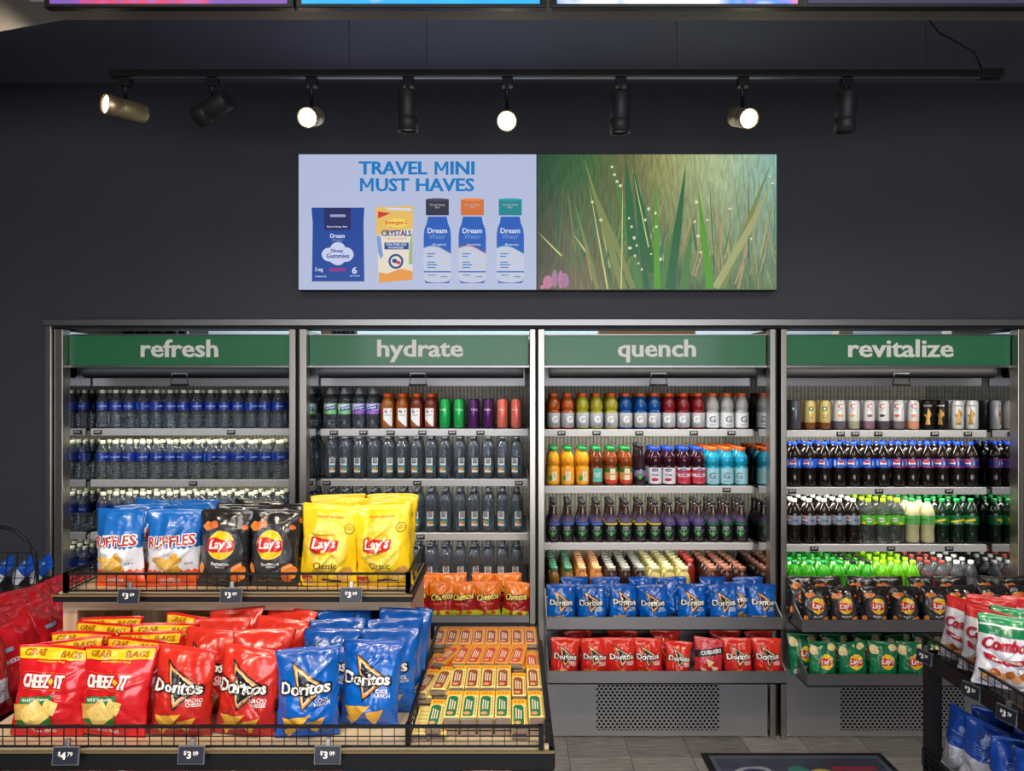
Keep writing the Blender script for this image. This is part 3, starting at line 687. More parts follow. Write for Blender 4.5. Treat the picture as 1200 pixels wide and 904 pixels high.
def build_drink(key, full):
    s = SP[key]; r = max(q[0] for q in s['prof']); seg = 18 if full else 12
    o = obj(s['name'], MB().lathe(s['prof'], seg).mesh(s['name'], s['body'])); o['category'] = s['cat']
    if s['capgeo']:
        cr, c0, c1 = s['capgeo']
        p = [(cr * .9, c0), (cr, c0 + .001), (cr, c0 + .004), (cr * .96, c0 + .005), (cr, c0 + .006), (cr, c1 - .002), (cr * .88, c1)]
        if key.startswith('prop'): p = [(cr, c0), (cr, c0 + .012), (cr * .82, c0 + .016), (cr * .62, c1 - .004), (cr * .5, c1)]
        child('cap', MB().lathe(p, 14 if full else 10).mesh('cap', s['cap']), o)
    else:
        h = s['prof'][-1][1]; child('lid', MB().lathe([(r * .86, h - .005), (r * .87, h + .0005), (r * .82, h + .0005), (r * .8, h - .003)], 14).mesh('lid', gold_lid if key in ('sk', 'sw') else silver_lid), o)
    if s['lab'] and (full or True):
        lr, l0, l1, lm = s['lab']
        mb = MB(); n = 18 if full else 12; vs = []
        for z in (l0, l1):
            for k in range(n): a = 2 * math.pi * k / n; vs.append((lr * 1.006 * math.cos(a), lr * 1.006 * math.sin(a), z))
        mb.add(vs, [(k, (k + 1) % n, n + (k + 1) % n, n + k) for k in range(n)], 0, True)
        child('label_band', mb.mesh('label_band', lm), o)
    if full and s['prints']:
        pr = Print(.008); s['prints'](pr, r)
        def mp(a, b_, l):
            rr = r * 1.012 + .0004 * l; th = -math.pi / 2 + a / r
            return (rr * math.cos(th), rr * math.sin(th), b_)
        for pn, me in pr.meshes(mp, s['name']): child(pn, me, o)
    return o

def fill(u, si, cols, pxs, nrow, dy=.071, jit=.002, start={}, rowlim=None, rotj=.5):
    z = Z(SHY[u][si], D2); cnt = 0
    rr = random.Random(u * 10 + si)
    for c, key in enumerate(cols):
        if key is None: continue
        s = SP[key]; r = max(q[0] for q in s['prof'])
        for k in range(start.get(c, 0), nrow if rowlim is None else rowlim(c)):
            D = D2 + .014 + r + k * dy
            if D + r > DB - .06: break
            x = X(pxs[c], D2 + .05) + rr.uniform(-jit, jit); full = (k == 0)
            o = spawn((key, full), lambda: build_drink(key, full))
            o.location = (x, D + rr.uniform(-.002, .002), z + .0005)
            o.rotation_euler = (0, 0, rr.uniform(-rotj, rotj) - (x / D))
            if k == 0: o['label'] = '%s, %s from left in front row, %s %s shelf' % (s['desc'], ORD[c], UN[u], SHN[si])
            else: o['label'] = '%s, %s behind the %s front one, %s %s shelf' % (s['desc'], ORD[k - 1], ORD[c], UN[u], SHN[si])
            o['group'] = 'drinks on the %s shelf of the %s cooler' % (SHN[si], UN[u])

p1 = [120.5 + 15.85 * i for i in range(14)]
fill(0, 0, ['water'] * 14, p1, 3, rotj=.9); fill(0, 1, ['water'] * 14, p1, 3, rotj=.9); fill(0, 2, ['water'] * 14, p1, 3)
fill(0, 3, ['water'] * 3, p1, 4)
p2 = [387 + 16.8 * i for i in range(14)]
fill(1, 0, ['propg', 'propg', 'propp', 'propp', 'protein', 'protein', 'protein2', 'protein2', 'cang', 'cang', 'canp', 'canp', 'canc', 'canc'], p2, 3, rotj=.3, rowlim=lambda c: 3 if c < 8 else 2)
fill(1, 1, ['life'] * 14, p2, 3, rotj=.5); fill(1, 2, ['life'] * 14, p2, 3, rotj=.5)
fill(1, 3, [None] * 6 + ['life'] * 8, p2, 3, rotj=.4)
p3 = [648.5 + 16.95 * i for i in range(14)]
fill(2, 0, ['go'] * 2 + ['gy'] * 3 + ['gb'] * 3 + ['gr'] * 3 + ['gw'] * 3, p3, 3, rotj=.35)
fill(2, 1, ['oj'] * 3 + ['teal', 'apple', 'apple', 'dark', 'cran', 'cran', 'cranr', 'cranr', 'lb', 'lb', 'lb'], p3, 3, rotj=.3, rowlim=lambda c: 5 if c > 10 else 3)
fill(2, 2, ['tb'] * 4 + ['ty'] * 4 + ['tp'] * 3 + ['tg'] * 3, p3, 3, rotj=.2)
fill(2, 3, ['jg'] * 2 + ['jo'] * 2 + ['jd'] * 3 + ['jc'] * 3 + ['jr'] + ['jb'] * 3, p3, 7, dy=.064, start={10: 3})
p4 = [931 + 17.25 * i for i in range(13)]
fill(3, 0, ['cdg', 'ccr', 'ccr', 'e1', 'e2', 'e3', 'e4', 'e5', 'e6', 'sk', 'sk', 'sw', 'sw'], p4, 3, dy=.066, rotj=.3)
fill(3, 1, ['pep'] * 7 + ['che'] * 6, p4, 3, dy=.075, rotj=.55)
fill(3, 2, ['diet'] * 5 + ['lime'] * 3 + ['pale'] * 2 + ['ging'] * 3, p4, 5, dy=.075, rotj=.4)
fill(3, 3, ['dew'] * 4 + ['dewk'] * 2 + ['dewl'] * 3 + ['redc'] * 2 + ['whic'] * 2, p4, 6, dy=.075)

# ------------------------------------------------------------------ bags of snacks
class Bag:
    NU, NV = 30, 42
    def __init__(s, w, h, t, seed, wr=1.75, pinch=.09, fold=0.0, gusset=False):
        s.w, s.h, s.t = w, h, t; rr = random.Random(seed); NU, NV = s.NU, s.NV; c = .05
        off = Vector((seed * 3.1, seed * 1.7, 0)); ph = rr.uniform(0, 6); tl = rr.uniform(-.03, .03); tw = rr.uniform(-.010, .010)
        corner = [rr.uniform(.0, .05), rr.uniform(.0, .05)]
        creases = [(rr.uniform(-.9, .9), rr.uniform(.1, .95), rr.uniform(-1.2, 1.2), rr.uniform(.06, .16), rr.uniform(-1, 1)) for _ in range(13)]
        def P(u, v, side):
            if v < c or v > 1 - c: q = 0.0
            else: vv = (v - c) / (1 - 2 * c); q = math.sin(math.pi * vv) ** .5 * (1.12 - .35 * vv)
            th = s.t / 2 * q * max(0, 1 - abs(u) ** 2.1) ** .72
            x = u * s.w / 2 * (1 - pinch * q * (1.0 if not gusset else .4))
            n1 = noise.noise(Vector((u * 1.7, v * 2.6, side * 5)) + off) * .20 + noise.noise(Vector((u * 4.2, v * 4.2, side * 9)) + off) * .09
            cr = 0
            for (cu, cv, sl, wd, am) in creases:
                d = (v - cv) - sl * (u - cu) * .35
                cr += am * .10 * math.exp(-(d / (wd * .24)) ** 2) * math.exp(-((u - cu) / .7) ** 2)
            th += s.t * (n1 + cr) * wr * .5 * min(1, q * 1.2) * (1 - u * u * .6)
            e = math.exp(-abs(v - (1 - c)) / .07) + math.exp(-abs(v - c) / .05)
            th += .0035 * wr * math.sin(u * 9 + ph) * e * (1 - u ** 4) * (1 if q > 0 else .0)
            th = max(th, 0.0004 if q == 0 else .0008)
            y = -th if side == 0 else th * .8
            y += .006 * math.sin(u * 2.4 + ph) * (v ** 6) + tw * v * u + fold * max(0, v - .8) ** 1.2
            z = v * s.h * (1 - .03 * (q > 0) * 0) + tl * u * s.w * v - corner[0] * s.h * max(0, u) ** 6 * v ** 4 * .6 - corner[1] * s.h * max(0, -u) ** 6 * v ** 4 * .6
            x += .004 * noise.noise(Vector((v * 5, 3 + side, u)) + off) * abs(u) ** 2 * wr
            return Vector((x, y, z))
        s.F = [[P(-1 + 2 * i / NU, j / NV, 0) for i in range(NU + 1)] for j in range(NV + 1)]
        s.B = [[P(-1 + 2 * i / NU, j / NV, 1) for i in range(NU + 1)] for j in range(NV + 1)]
    def body(s, name, mats):
        NU, NV = s.NU, s.NV; me = bpy.data.meshes.new(name); n = (NU + 1) * (NV + 1)
        vs = [p for r in s.F for p in r] + [p for r in s.B for p in r]; fs, uv = [], []
        for j in range(NV):
            for i in range(NU):
                a = j * (NU + 1) + i; fs += [(a, a + 1, a + NU + 2), (a, a + NU + 2, a + NU + 1)]; uv += [(i, j), (i + 1, j), (i + 1, j + 1), (i, j), (i + 1, j + 1), (i, j + 1)]
                a += n; fs.append((a + NU + 1, a + NU + 2, a + 1, a)); uv += [(i, j + 1), (i + 1, j + 1), (i + 1, j), (i, j)]
        for j in range(NV):
            for i in (0, NU):
                a = j * (NU + 1) + i; b_ = a + NU + 1
                fs.append((a, b_, b_ + n, a + n) if i == 0 else (a, a + n, b_ + n, b_)); uv += [(i, j)] * 4
        for i in range(NU):
            for j in (0, NV):
                a = j * (NU + 1) + i; fs.append((a, a + n, a + 1 + n, a + 1) if j == 0 else (a, a + 1, a + 1 + n, a + n)); uv += [(i, j)] * 4
        me.from_pydata([tuple(p) for p in vs], [], fs)
        me.materials.append(mats)
        l = me.uv_layers.new(name='UVMap'); l.data.foreach_set('uv', [q for (i, j) in uv for q in (i / NU, j / NV)])
        me.polygons.foreach_set('use_smooth', [True] * len(fs)); me.update(); return me
    def map(s, a, b_, l):
        u = max(0, min(s.NU - 1e-6, (a + .5) * s.NU)); v = max(0, min(s.NV - 1e-6, b_ * s.w / s.h * s.NV))
        i, j = int(u), int(v); fu, fv = u - i, v - j
        p00, p10, p01, p11 = s.F[j][i], s.F[j][i + 1], s.F[j + 1][i], s.F[j + 1][i + 1]
        p = p00 + (p10 - p00) * fu + (p11 - p10) * fv if fu >= fv else p00 + (p01 - p00) * fv + (p11 - p01) * fu
        nn = (p10 - p00 + p11 - p01).cross(p01 - p00 + p11 - p10); nn.normalize()
        return tuple(p + nn * (.0018 + .00045 * l))

def PM(n, c, r=.33): return M(n, c, r, coat=.25)
red_l = PM('dark_red_lettering', (176, 28, 44)); navy = PM('navy_ink', (30, 34, 90)); org = PM('orange_ink', (226, 104, 40)); yel = PM('yellow_ink', (248, 200, 30)); chip = PM('golden_chip', (214, 160, 60)); chip2 = PM('pale_chip', (232, 190, 100))
def lays_logo(p, cx=0, cy=.80, k=1.0, ring=yel):
    p.ell('logo', cx, cy, .262 * k, .262 * k, PM('pale_gold_ring', (240, 214, 120)), 1, 26)
    p.ell('logo', cx, cy, .245 * k, .245 * k, ring, 2, 26)
    pts = [(-.265, -.09), (-.15, -.135), (0, -.115), (.14, -.125), (.245, -.085), (.265, .09), (.15, .07), (0, .105), (-.13, .135), (-.245, .11)]
    p.poly('logo', [(cx + x * k, cy + y * k) for x, y in pts], PM('banner_red', (200, 30, 40)), 3)
    p.text('logo', "Lay's", cx, cy, white, w=.44 * k, bold=.035, shear=.18, rot=.06, layer=4)
def D_ruffles(p):
    for m, bo, l in ((white, .085, 2), (red_l, .03, 3)):
        p.text('logo', 'RUFFLES', 0.0, .86, m, w=.86 + (.04 if l == 2 else 0), h=.20 + (.03 if l == 2 else 0), bold=bo, rot=.07, layer=l)
    for k, (x, y, rx, ry) in enumerate([(-.20, .52, .20, .08), (.10, .55, .13, .11), (-.10, .42, .22, .09), (.06, .36, .18, .10), (.0, .47, .2, .09)]):
        p.ell('chip_picture', x, y, rx, ry, chip if k % 2 else chip2, 1 + k % 3, 14, seed=k, jag=.3)
    p.text('lettering', 'CHEDDAR', -.02, .155, white, w=.40, h=.05, bold=.02, layer=2); p.text('lettering', 'SOUR CREAM', -.02, .09, white, w=.44, h=.05, bold=.02, layer=2)
    p.text('lettering', '2.5 oz', .32, .46, navy, w=.12, layer=2)
def D_bbq(p):
    o1 = PM('chip_orange', (206, 104, 44)); o2 = PM('chip_amber', (224, 136, 60)); smoke = PM('dark_slate_film', (58, 60, 66))
    p.ell('label_panel', 0, .68, .40, .50, smoke, 0, 22)
    for k, (x, y, rx, ry) in enumerate([(-.30, 1.13, .14, .09), (-.18, 1.16, .12, .08), (.33, .30, .15, .17), (.26, .18, .10, .10), (-.40, .36, .07, .12), (.40, 1.1, .06, .05)]):
        p.ell('chip_picture', x, y, rx, ry, o1 if k % 2 else o2, 1 + k % 2, 14, seed=k + 9, jag=.25)
    lays_logo(p, 0, .80); p.text('lettering', 'Barbecue', 0, .465, white, w=.34, bold=.02, layer=2); p.text('lettering', 'flavored', 0, .405, white, w=.16, bold=.0, layer=2)
def D_classic(p):
    pale = PM('pale_yellow_film', (250, 226, 96))
    p.ell('label_panel', 0, .72, .36, .42, pale, 0, 24); lays_logo(p, -.05, .74, .98, PM('deep_yellow', (246, 196, 40)))
    p.text('lettering', 'Classic', -.02, .40, PM('brown_lettering', (110, 74, 20)), w=.40, bold=.01, shear=.1, layer=2)
    for k, (x, y, rx, ry) in enumerate([(.34, .28, .13, .09), (.27, .2, .14, .08), (-.34, .10, .12, .07)]):
        p.ell('chip_picture', x, y, rx, ry, PM('tan_potato', (200, 150, 84)) if k % 2 == 0 else chip2, 1, 14, seed=k + 2, jag=.2)
    rg = PM('round_seal_ink', (110, 100, 30)); p.ell('seal', .36, 1.02, .085, .085, rg, 1, 18); p.ell('seal', .36, 1.02, .072, .072, yel, 2, 18); p.text('seal', 'NO\nMSG', .36, 1.02, rg, w=.07, layer=3)
    p.text('lettering', 'made with real potatoes', .02, 1.20, PM('pink_lettering', (220, 70, 50)), w=.44, h=.04, bold=.02, layer=2)
    p.rect('lettering', -.46, -.26, .13, .2, red_l, 1); p.rect('lettering', -.1, .25, .11, .15, navy, 1)
def D_onion(p):
    cr = PM('cream_chip', (226, 206, 150)); lav = PM('pale_onion', (200, 210, 205))
    for k, (x, y, rx, ry) in enumerate([(-.36, 1.06, .15, .17), (.27, 1.16, .17, .11), (-.30, .12, .13, .11), (.0, .12, .08, .06)]):
        p.ell('chip_picture', x, y, rx, ry, cr if k < 2 else lav, 1, 14, seed=k + 20, jag=.18)
    lays_logo(p, .05, .70, .95); p.text('lettering', 'Sour Cream\n& Onion', .12, .27, white, w=.42, h=.13, bold=.02, layer=2)
def dor(p, dark, sub, sy):
    tri = [(-.22, 1.13), (.30, .80), (-.05, .50)]
    oo = PM('triangle_orange', (232, 150, 70)); c = (sum(t[0] for t in tri) / 3, sum(t[1] for t in tri) / 3)
    f = lambda k: [(c[0] + (x - c[0]) * k, c[1] + (y - c[1]) * k) for x, y in tri]
    p.poly('logo', f(1.16), dark, 1); p.poly('logo', f(1.0), oo, 2); p.poly('logo', f(.84), PM('triangle_cream', (240, 214, 170)), 3); p.poly('logo', f(.74), dark, 4)
    p.text('logo', 'Doritos', -.02, .80, black, w=.83, bold=.09, layer=5); p.text('logo', 'Doritos', -.02, .80, white, w=.78, bold=.035, layer=6)
    p.text('lettering', sub, .26, .58, white, w=.25, h=.13, bold=.02, layer=2)
    for k, pts in enumerate([[(-.40, .34), (.08, .40), (-.22, .08)], [(.0, .28), (.30, .34), (.14, .06)], [(-.36, .16), (-.14, .26), (-.28, .0)]]):
        p.poly('chip_picture', pts, chip if k else PM('toasted_chip', (226, 170, 60)), 1 + k)
def D_cool(p): dor(p, PM('dark_navy_film', (20, 24, 44)), 'COOL\nRANCH', 0)
def D_nacho(p): dor(p, PM('dark_charcoal_film', (34, 26, 38)), 'NACHO\nCHEESE', 0)
def D_chee(p):
    p.text('logo', 'Cheetos', -.02, .84, black, w=.86, h=.27, bold=.10, shear=.25, rot=.12, layer=2)
    p.text('logo', 'Cheetos', -.02, .84, PM('pale_yellow_letters', (250, 225, 110)), w=.80, h=.22, bold=.035, shear=.25, rot=.12, layer=3)
    p.text('lettering', "Flamin' Hot", -.06, .60, PM('orange_letters', (250, 120, 50)), w=.5, h=.08, bold=.03, rot=.1, layer=2)
    for k in range(5): p.ell('chip_picture', -.28 + .16 * k, .25 + .05 * (k % 2), .10, .05, PM('red_puff', (206, 60, 30)) if k % 2 else PM('lime_dab', (190, 214, 60)), 1 + k % 2, 10, seed=k, rot=k)
def D_cheez(p):
    p.rect('top_stripe', -.47, .47, 1.20, 1.36, yel, 1)
    gl = PM('gold_letters', (170, 110, 10)); p.text('lettering', 'GRAB', -.25, 1.285, gl, w=.30, h=.09, bold=.05, layer=3); p.text('lettering', 'BAGS', .26, 1.275, gl, w=.30, h=.09, bold=.05, layer=3)
    p.text('lettering', 'resealable bag', 0, 1.17, yel, w=.4, h=.035, bold=.02, layer=2)
    p.rect('logo', -.38, .22, 1.005, 1.012, org, 1); p.rect('logo', -.38, .22, .745, .755, org, 1)
    p.text('logo', 'CHEEZ', -.17, .88, white, w=.42, h=.20, bold=.05, shear=.1, layer=3); p.text('logo', 'IT', .17, .88, white, w=.14, h=.20, bold=.05, shear=.1, layer=3)
    p.poly('logo', [(.05, .93), (.09, .88), (.05, .83), (.01, .88)], yel, 4)
    gr = PM('green_panel', (30, 120, 56))
    p.poly('picture_panel', [(-.38, .62), (.10, .68), (.10, .20), (-.40, .20)], gr, 1); p.text('lettering', 'WHITE cheddar', -.14, .60, white, w=.42, h=.055, bold=.02, rot=.12, layer=3)
    ck = PM('cracker_yellow', (236, 204, 116)); ck2 = PM('cracker_shade', (214, 172, 84))
    for (x, y, q, r, m, l) in ((-.34, .40, .12, .2, ck2, 2), (.07, .50, .10, -.3, ck, 2), (-.14, .38, .17, .75, ck, 3)):
        p.rect('cracker_picture', x - q, x + q, y - q, y + q, m, l, rot=r); p.ell('cracker_picture', x, y, .018, .018, ck2, l + 1, 8)
    p.text('lettering', '3 oz (85g)', 0, .12, white, w=.3, bold=.01, layer=2)
def D_combo(p, ribbon=None):
    rb = PM('ribbon_red', (170, 24, 48))
    p.text('logo', 'Combos', 0, .86, rb, w=.86, h=.23, bold=.05, shear=.3, rot=.03, layer=3)
    p.poly('logo', [(-.40, .66), (0, .58), (.40, .66), (.36, .55), (0, .48), (-.36, .55)], rb, 2); p.text('lettering', 'BAKED SNACKS', 0, .57, white, w=.5, h=.05, bold=.02, layer=3)
    for k in range(6): p.ell('snack_picture', -.3 + .13 * k, .25 + .07 * (k % 2), .10, .09, PM('pretzel_brown', (170, 96, 44)) if k % 2 else PM('pretzel_tan', (206, 150, 90)), 1 + k % 2, 12, seed=k)
    p.ell('seal', .28, .42, .07, .07, PM('seal_lilac', (160, 160, 200)), 1, 16); p.ell('seal', .28, .42, .058, .058, white, 2, 16)
def D_corner(p):
    p.poly('banner', [(-.48, .93), (.48, 1.13), (.48, .90), (-.48, .70)], PM('dark_charcoal_film', (34, 26, 38)), 1)
    p.text('lettering', 'CORNERS', .06, .93, white, w=.72, h=.13, bold=.03, rot=.2, layer=3)
    for k, pts in enumerate([[(-.1, .70), (.2, .62), (.0, .44)], [(.05, .5), (.36, .42), (.2, .22)], [(-.3, .42), (-.05, .34), (-.2, .18)]]): p.poly('chip_picture', pts, PM('cream_chip', (226, 206, 150)), 2 + k)
def D_bluebag(p):
    p.ell('logo', 0, 1.10, .09, .07, PM('pale_blue_film_print', (130, 160, 210)), 1, 16)
    lb_ = PM('pale_blue_film_print', (130, 160, 210))
    for k in range(4): p.rect('lettering', -.22 + .02 * k, .22 - .03 * k, .985 - .055 * k, 1.0 - .055 * k, lb_, 2)
    for k in range(9): p.rect('lettering', -.36, .36, .10 + .06 * k, .11 + .06 * k, PM('grey_stripe_print', (176, 176, 196)), 1)
def D_back(p):
    p.rect('nutrition_panel', .02, .40, .25, .62, PM('nutrition_panel_white', (214, 216, 232)), 1)
    for k in range(6): p.rect('nutrition_panel', .05, .37, .29 + .05 * k, .296 + .05 * k, navy, 2)
    p.rect('lettering', -.36, -.08, .95, 1.02, PM('pale_blue_film_print', (130, 160, 210)), 1)
    p.text('lettering', 'CHEEZ-IT', -.1, .78, PM('faint_lettering', (200, 190, 210)), w=.42, bold=.03, layer=2)

BK = {
 'ruffles': ('ridged_chip_bag', D_ruffles, ramp_mat('blue_white_orange_film', [(0, (232, 84, 30)), (.225, (226, 228, 236)), (.515, (24, 104, 190))], .28, .5, wave=(.012, 60), nz=(.05, 3), bump=.25), (.155, .222, .085)),
 'bbq': ('chip_bag', D_bbq, ramp_mat('black_orange_film', [(0, (30, 30, 34)), (.12, (30, 29, 32)), (.86, (36, 34, 36))], .24, .6, nz=(.3, 3), bump=.3), (.155, .222, .085)),
 'classic': ('chip_bag', D_classic, ramp_mat('yellow_film', [(0, (236, 190, 10)), (.2, (246, 206, 24)), (.8, (248, 212, 40))], .3, .4, nz=(.2, 3), interp='LINEAR', bump=.3), (.168, .235, .095)),
 'onion': ('chip_bag', D_onion, ramp_mat('green_film', [(0, (12, 100, 66)), (.5, (18, 124, 80)), (1, (10, 100, 62))], .28, .5, interp='LINEAR', bump=.3), (.155, .205, .075)),
 'cool': ('tortilla_chip_bag', D_cool, ramp_mat('royal_blue_film', [(0, (0, 84, 178)), (.5, (0, 104, 202)), (1, (4, 72, 160))], .28, .5, interp='LINEAR', bump=.3), (.155, .212, .085)),
 'nacho': ('tortilla_chip_bag', D_nacho, ramp_mat('red_film', [(0, (150, 22, 30)), (.4, (206, 40, 30)), (1, (214, 50, 34))], .28, .5, interp='LINEAR', bump=.3, nz=(.4, 2)), (.155, .212, .085)),
 'chee': ('cheese_puff_bag', D_chee, ramp_mat('orange_red_lime_film', [(0, (206, 200, 50)), (.27, (168, 28, 34)), (.62, (238, 124, 30))], .28, .5, nz=(.12, 3), bump=.3), (.150, .200, .075)),
 'cheez': ('cracker_bag', D_cheez, ramp_mat('cracker_red_film', [(0, (206, 22, 32)), (1, (214, 26, 34))], .26, .5, interp='LINEAR', bump=.3), (.172, .210, .055)),
 'combor': ('pretzel_snack_bag', D_combo, ramp_mat('white_film_red_top', [(0, (214, 214, 226)), (.82, (196, 40, 44))], .3, .4, nz=(.04, 3), bump=.3), (.160, .222, .085)),
 'combog': ('pretzel_snack_bag', D_combo, ramp_mat('white_film_green_top', [(0, (214, 214, 226)), (.72, (14, 116, 74)), (.84, (220, 222, 226)), (.87, (20, 140, 88))], .3, .4, nz=(.05, 3), bump=.3), (.160, .222, .085)),
 'corner': ('popped_chip_bag', D_corner, ramp_mat('dusty_red_film', [(0, (190, 40, 50)), (1, (196, 50, 56))], .3, .4, interp='LINEAR', bump=.25), (.155, .212, .05)),
 'bluebag': ('pretzel_bag', D_bluebag, ramp_mat('blue_over_white_film', [(0, (206, 208, 222)), (.50, (16, 76, 180))], .34, .3, wave=(.02, 4), bump=.3), (.165, .24, .085)),
 'backbag': ('cracker_bag', D_back, ramp_mat('back_of_red_film', [(0, (170, 18, 28)), (1, (178, 20, 30))], .26, .5, interp='LINEAR', bump=.35), (.172, .210, .055)),
}
PR2D = {}
def build_bag(key, var, fold, plain):
    nm, des, m, (bw, bh, bt) = BK[key]
    if key not in PR2D: p = Print(.0333, .87 if key in ('cheez', 'backbag') else 1.0); des(p); PR2D[key] = p
    bg = Bag(bw, bh, bt, var * 7 + len(key) * 3 + 1, fold=fold)
    o = obj(nm, bg.body(nm, m)); o['category'] = 'bag'
    if not plain:
        for pn, me in PR2D[key].meshes(bg.map, nm): child(pn, me, o)
    return o
def bag(key, var, x, y, z, label, group, rz=0, lean=0, roll=0, s=1.0, fold=0.0, plain=False):
    o = spawn(('bag', key, var, fold, plain), lambda: build_bag(key, var, fold, plain))
    o.matrix_world = Matrix.Translation((x, y, z)) @ Matrix.Rotation(rz, 4, 'Z') @ Matrix.Rotation(-lean, 4, 'X') @ Matrix.Rotation(roll, 4, 'Y') @ Matrix.Diagonal((s, s, s, 1))
    o['label'] = label; o['group'] = group
    return o

# bags in the cooler bins
zb = Z(739.5, 3.47) + .008
blue_px = [657, 694, 730, 766, 811, 849, 875, 892]
for i, (p, rz, ln) in enumerate(zip([657, 694, 730, 767, 811, 849, 870, 892], [.05, -.05, .12, -.1, .02, -.05, -.2, .1], [0.1, .08, .15, .05, .1, .08, .1, .12])):
    D = 3.515 + (.055 if i == 6 else 0)
    bag('cool', i % 4, X(p, D), D, zb, 'blue tortilla chip bag, %s from left in front of the quench upper bin' % ORD[i], 'blue chip bags in the quench upper bin', rz, ln, rz * .6, s=.93)
for i, p in enumerate([672, 712, 752, 790, 835, 880]):
    D = 3.60; bag('cool', (i + 2) % 4, X(p, D), D, zb + .012, 'blue tortilla chip bag, %s in the rear row of the quench upper bin' % ORD[i], 'blue chip bags in the quench upper bin', .15 * (-1) ** i, .12, .06 * (-1) ** i, s=.93, plain=True)
zb = Z(802.5, 3.41) + .008
for i, p in enumerate([661, 696, 729.5, 761, 794, 829, 866, 901]):
    D = 3.455; key = 'corner' if i == 5 else 'nacho'
    lab = 'dusty red chip bag with slanted dark banner in the quench lower bin' if i == 5 else 'red tortilla chip bag, %s from left in the quench lower bin' % ORD[i]
    bag(key, i % 4, X(p, D), D, zb, lab, 'red chip bags in the quench lower bin', .06 * (-1) ** i, .06, .05 * (-1) ** (i // 2), s=.90 if i != 4 else .82)
for i, p in enumerate([678, 730, 780, 850, 890]):
    D = 3.545; bag('nacho', (i + 1) % 4, X(p, D), D, zb, 'red chip bag, %s in the rear row of the quench lower bin' % ORD[i], 'red chip bags in the quench lower bin', 0, .06, 0, s=.93, plain=True)
zb = Z(742.5, 3.46) + .008
for i, p in enumerate([955, 990, 1024.5, 1062, 1096, 1128, 1163, 1203]):
    D = 3.505; bag('bbq', i % 4, X(p, D), D, zb + (.004 if i > 4 else 0), 'black chip bag, %s from left in front of the revitalize upper bin' % ORD[i], 'black chip bags in the revitalize upper bin', .05 * (-1) ** i, .07, .04 * (-1) ** i, s=.90)
for i, p in enumerate([938, 972, 1008, 1045, 1080, 1120, 1160, 1195]):
    D = 3.595; bag('bbq', (i + 1) % 4, X(p, D), D, zb + .014, 'black chip bag, %s in the rear row of the revitalize upper bin' % ORD[i], 'black chip bags in the revitalize upper bin', .15 * (-1) ** i, .1, .07 * (-1) ** i, s=.93, fold=.12)
zb = Z(805.5, 3.41) + .008
for i, p in enumerate([964, 1000, 1035, 1070.5, 1106]):
    D = 3.455; bag('onion', i % 4, X(p, D), D, zb, 'green chip bag, %s from left in the revitalize lower bin' % ORD[i], 'green chip bags in the revitalize lower bin', .06 * (-1) ** i, .06, .03 * (-1) ** i, s=.90)
for i, p in enumerate([942, 980, 1018, 1055, 1090]):
    D = 3.545; bag('onion', (i + 2) % 4, X(p, D), D, zb, 'green chip bag, %s in the rear row of the revitalize lower bin' % ORD[i], 'green chip bags in the revitalize lower bin', .1, .1, 0, s=.93)
zb = Z(731.5, 3.62) + .008
for i, p in enumerate([487, 517, 545, 571, 603]):
    D = 3.66; bag('chee', i % 4, X(p, D), D, zb, 'orange-topped cheese puff bag, %s from left in the hydrate bin' % ORD[i], 'orange puff bags in the hydrate bin', [0, .1, -.15, .1, -.15][i], .08, [.0, .06, -.03, .03, .10][i], s=.94)
for i, p in enumerate([500, 533, 566, 598]):
    D = 3.75; bag('chee', (i + 1) % 4, X(p, D), D, zb + .018, 'orange-topped puff bag, %s in the rear row of the hydrate bin' % ORD[i], 'orange puff bags in the hydrate bin', .2 * (-1) ** i, .1, .08 * (-1) ** i, s=.94)

# ------------------------------------------------------------------ front display table: baskets and wooden riser
wood = bpy.data.materials.new('pale_oak_veneer'); wood.use_nodes = True
N, L = wood.node_tree.nodes, wood.node_tree.links; bs = N['Principled BSDF']; bs.inputs['Roughness'].default_value = .5
tc = N.new('ShaderNodeTexCoord'); mp = N.new('ShaderNodeMapping'); mp.inputs['Scale'].default_value = (2.5, 30, 30)
nn = N.new('ShaderNodeTexNoise'); nn.inputs['Scale'].default_value = 1.5; nn.inputs['Detail'].default_value = 5
r = N.new('ShaderNodeValToRGB'); r.color_ramp.elements[0].position = .3; r.color_ramp.elements[1].position = .7
r.color_ramp.elements[0].color = lin((168, 136, 108)); r.color_ramp.elements[1].color = lin((212, 184, 156))
L.new(tc.outputs['Object'], mp.inputs[0]); L.new(mp.outputs[0], nn.inputs['Vector']); L.new(nn.outputs['Fac'], r.inputs[0]); L.new(r.outputs[0], bs.inputs['Base Color'])
wood_v = wood.copy(); wood_v.name = 'pale_oak_veneer_upright'
for n_ in wood_v.node_tree.nodes:
    if n_.type == 'MAPPING': n_.inputs['Scale'].default_value = (30, 30, 2.5)

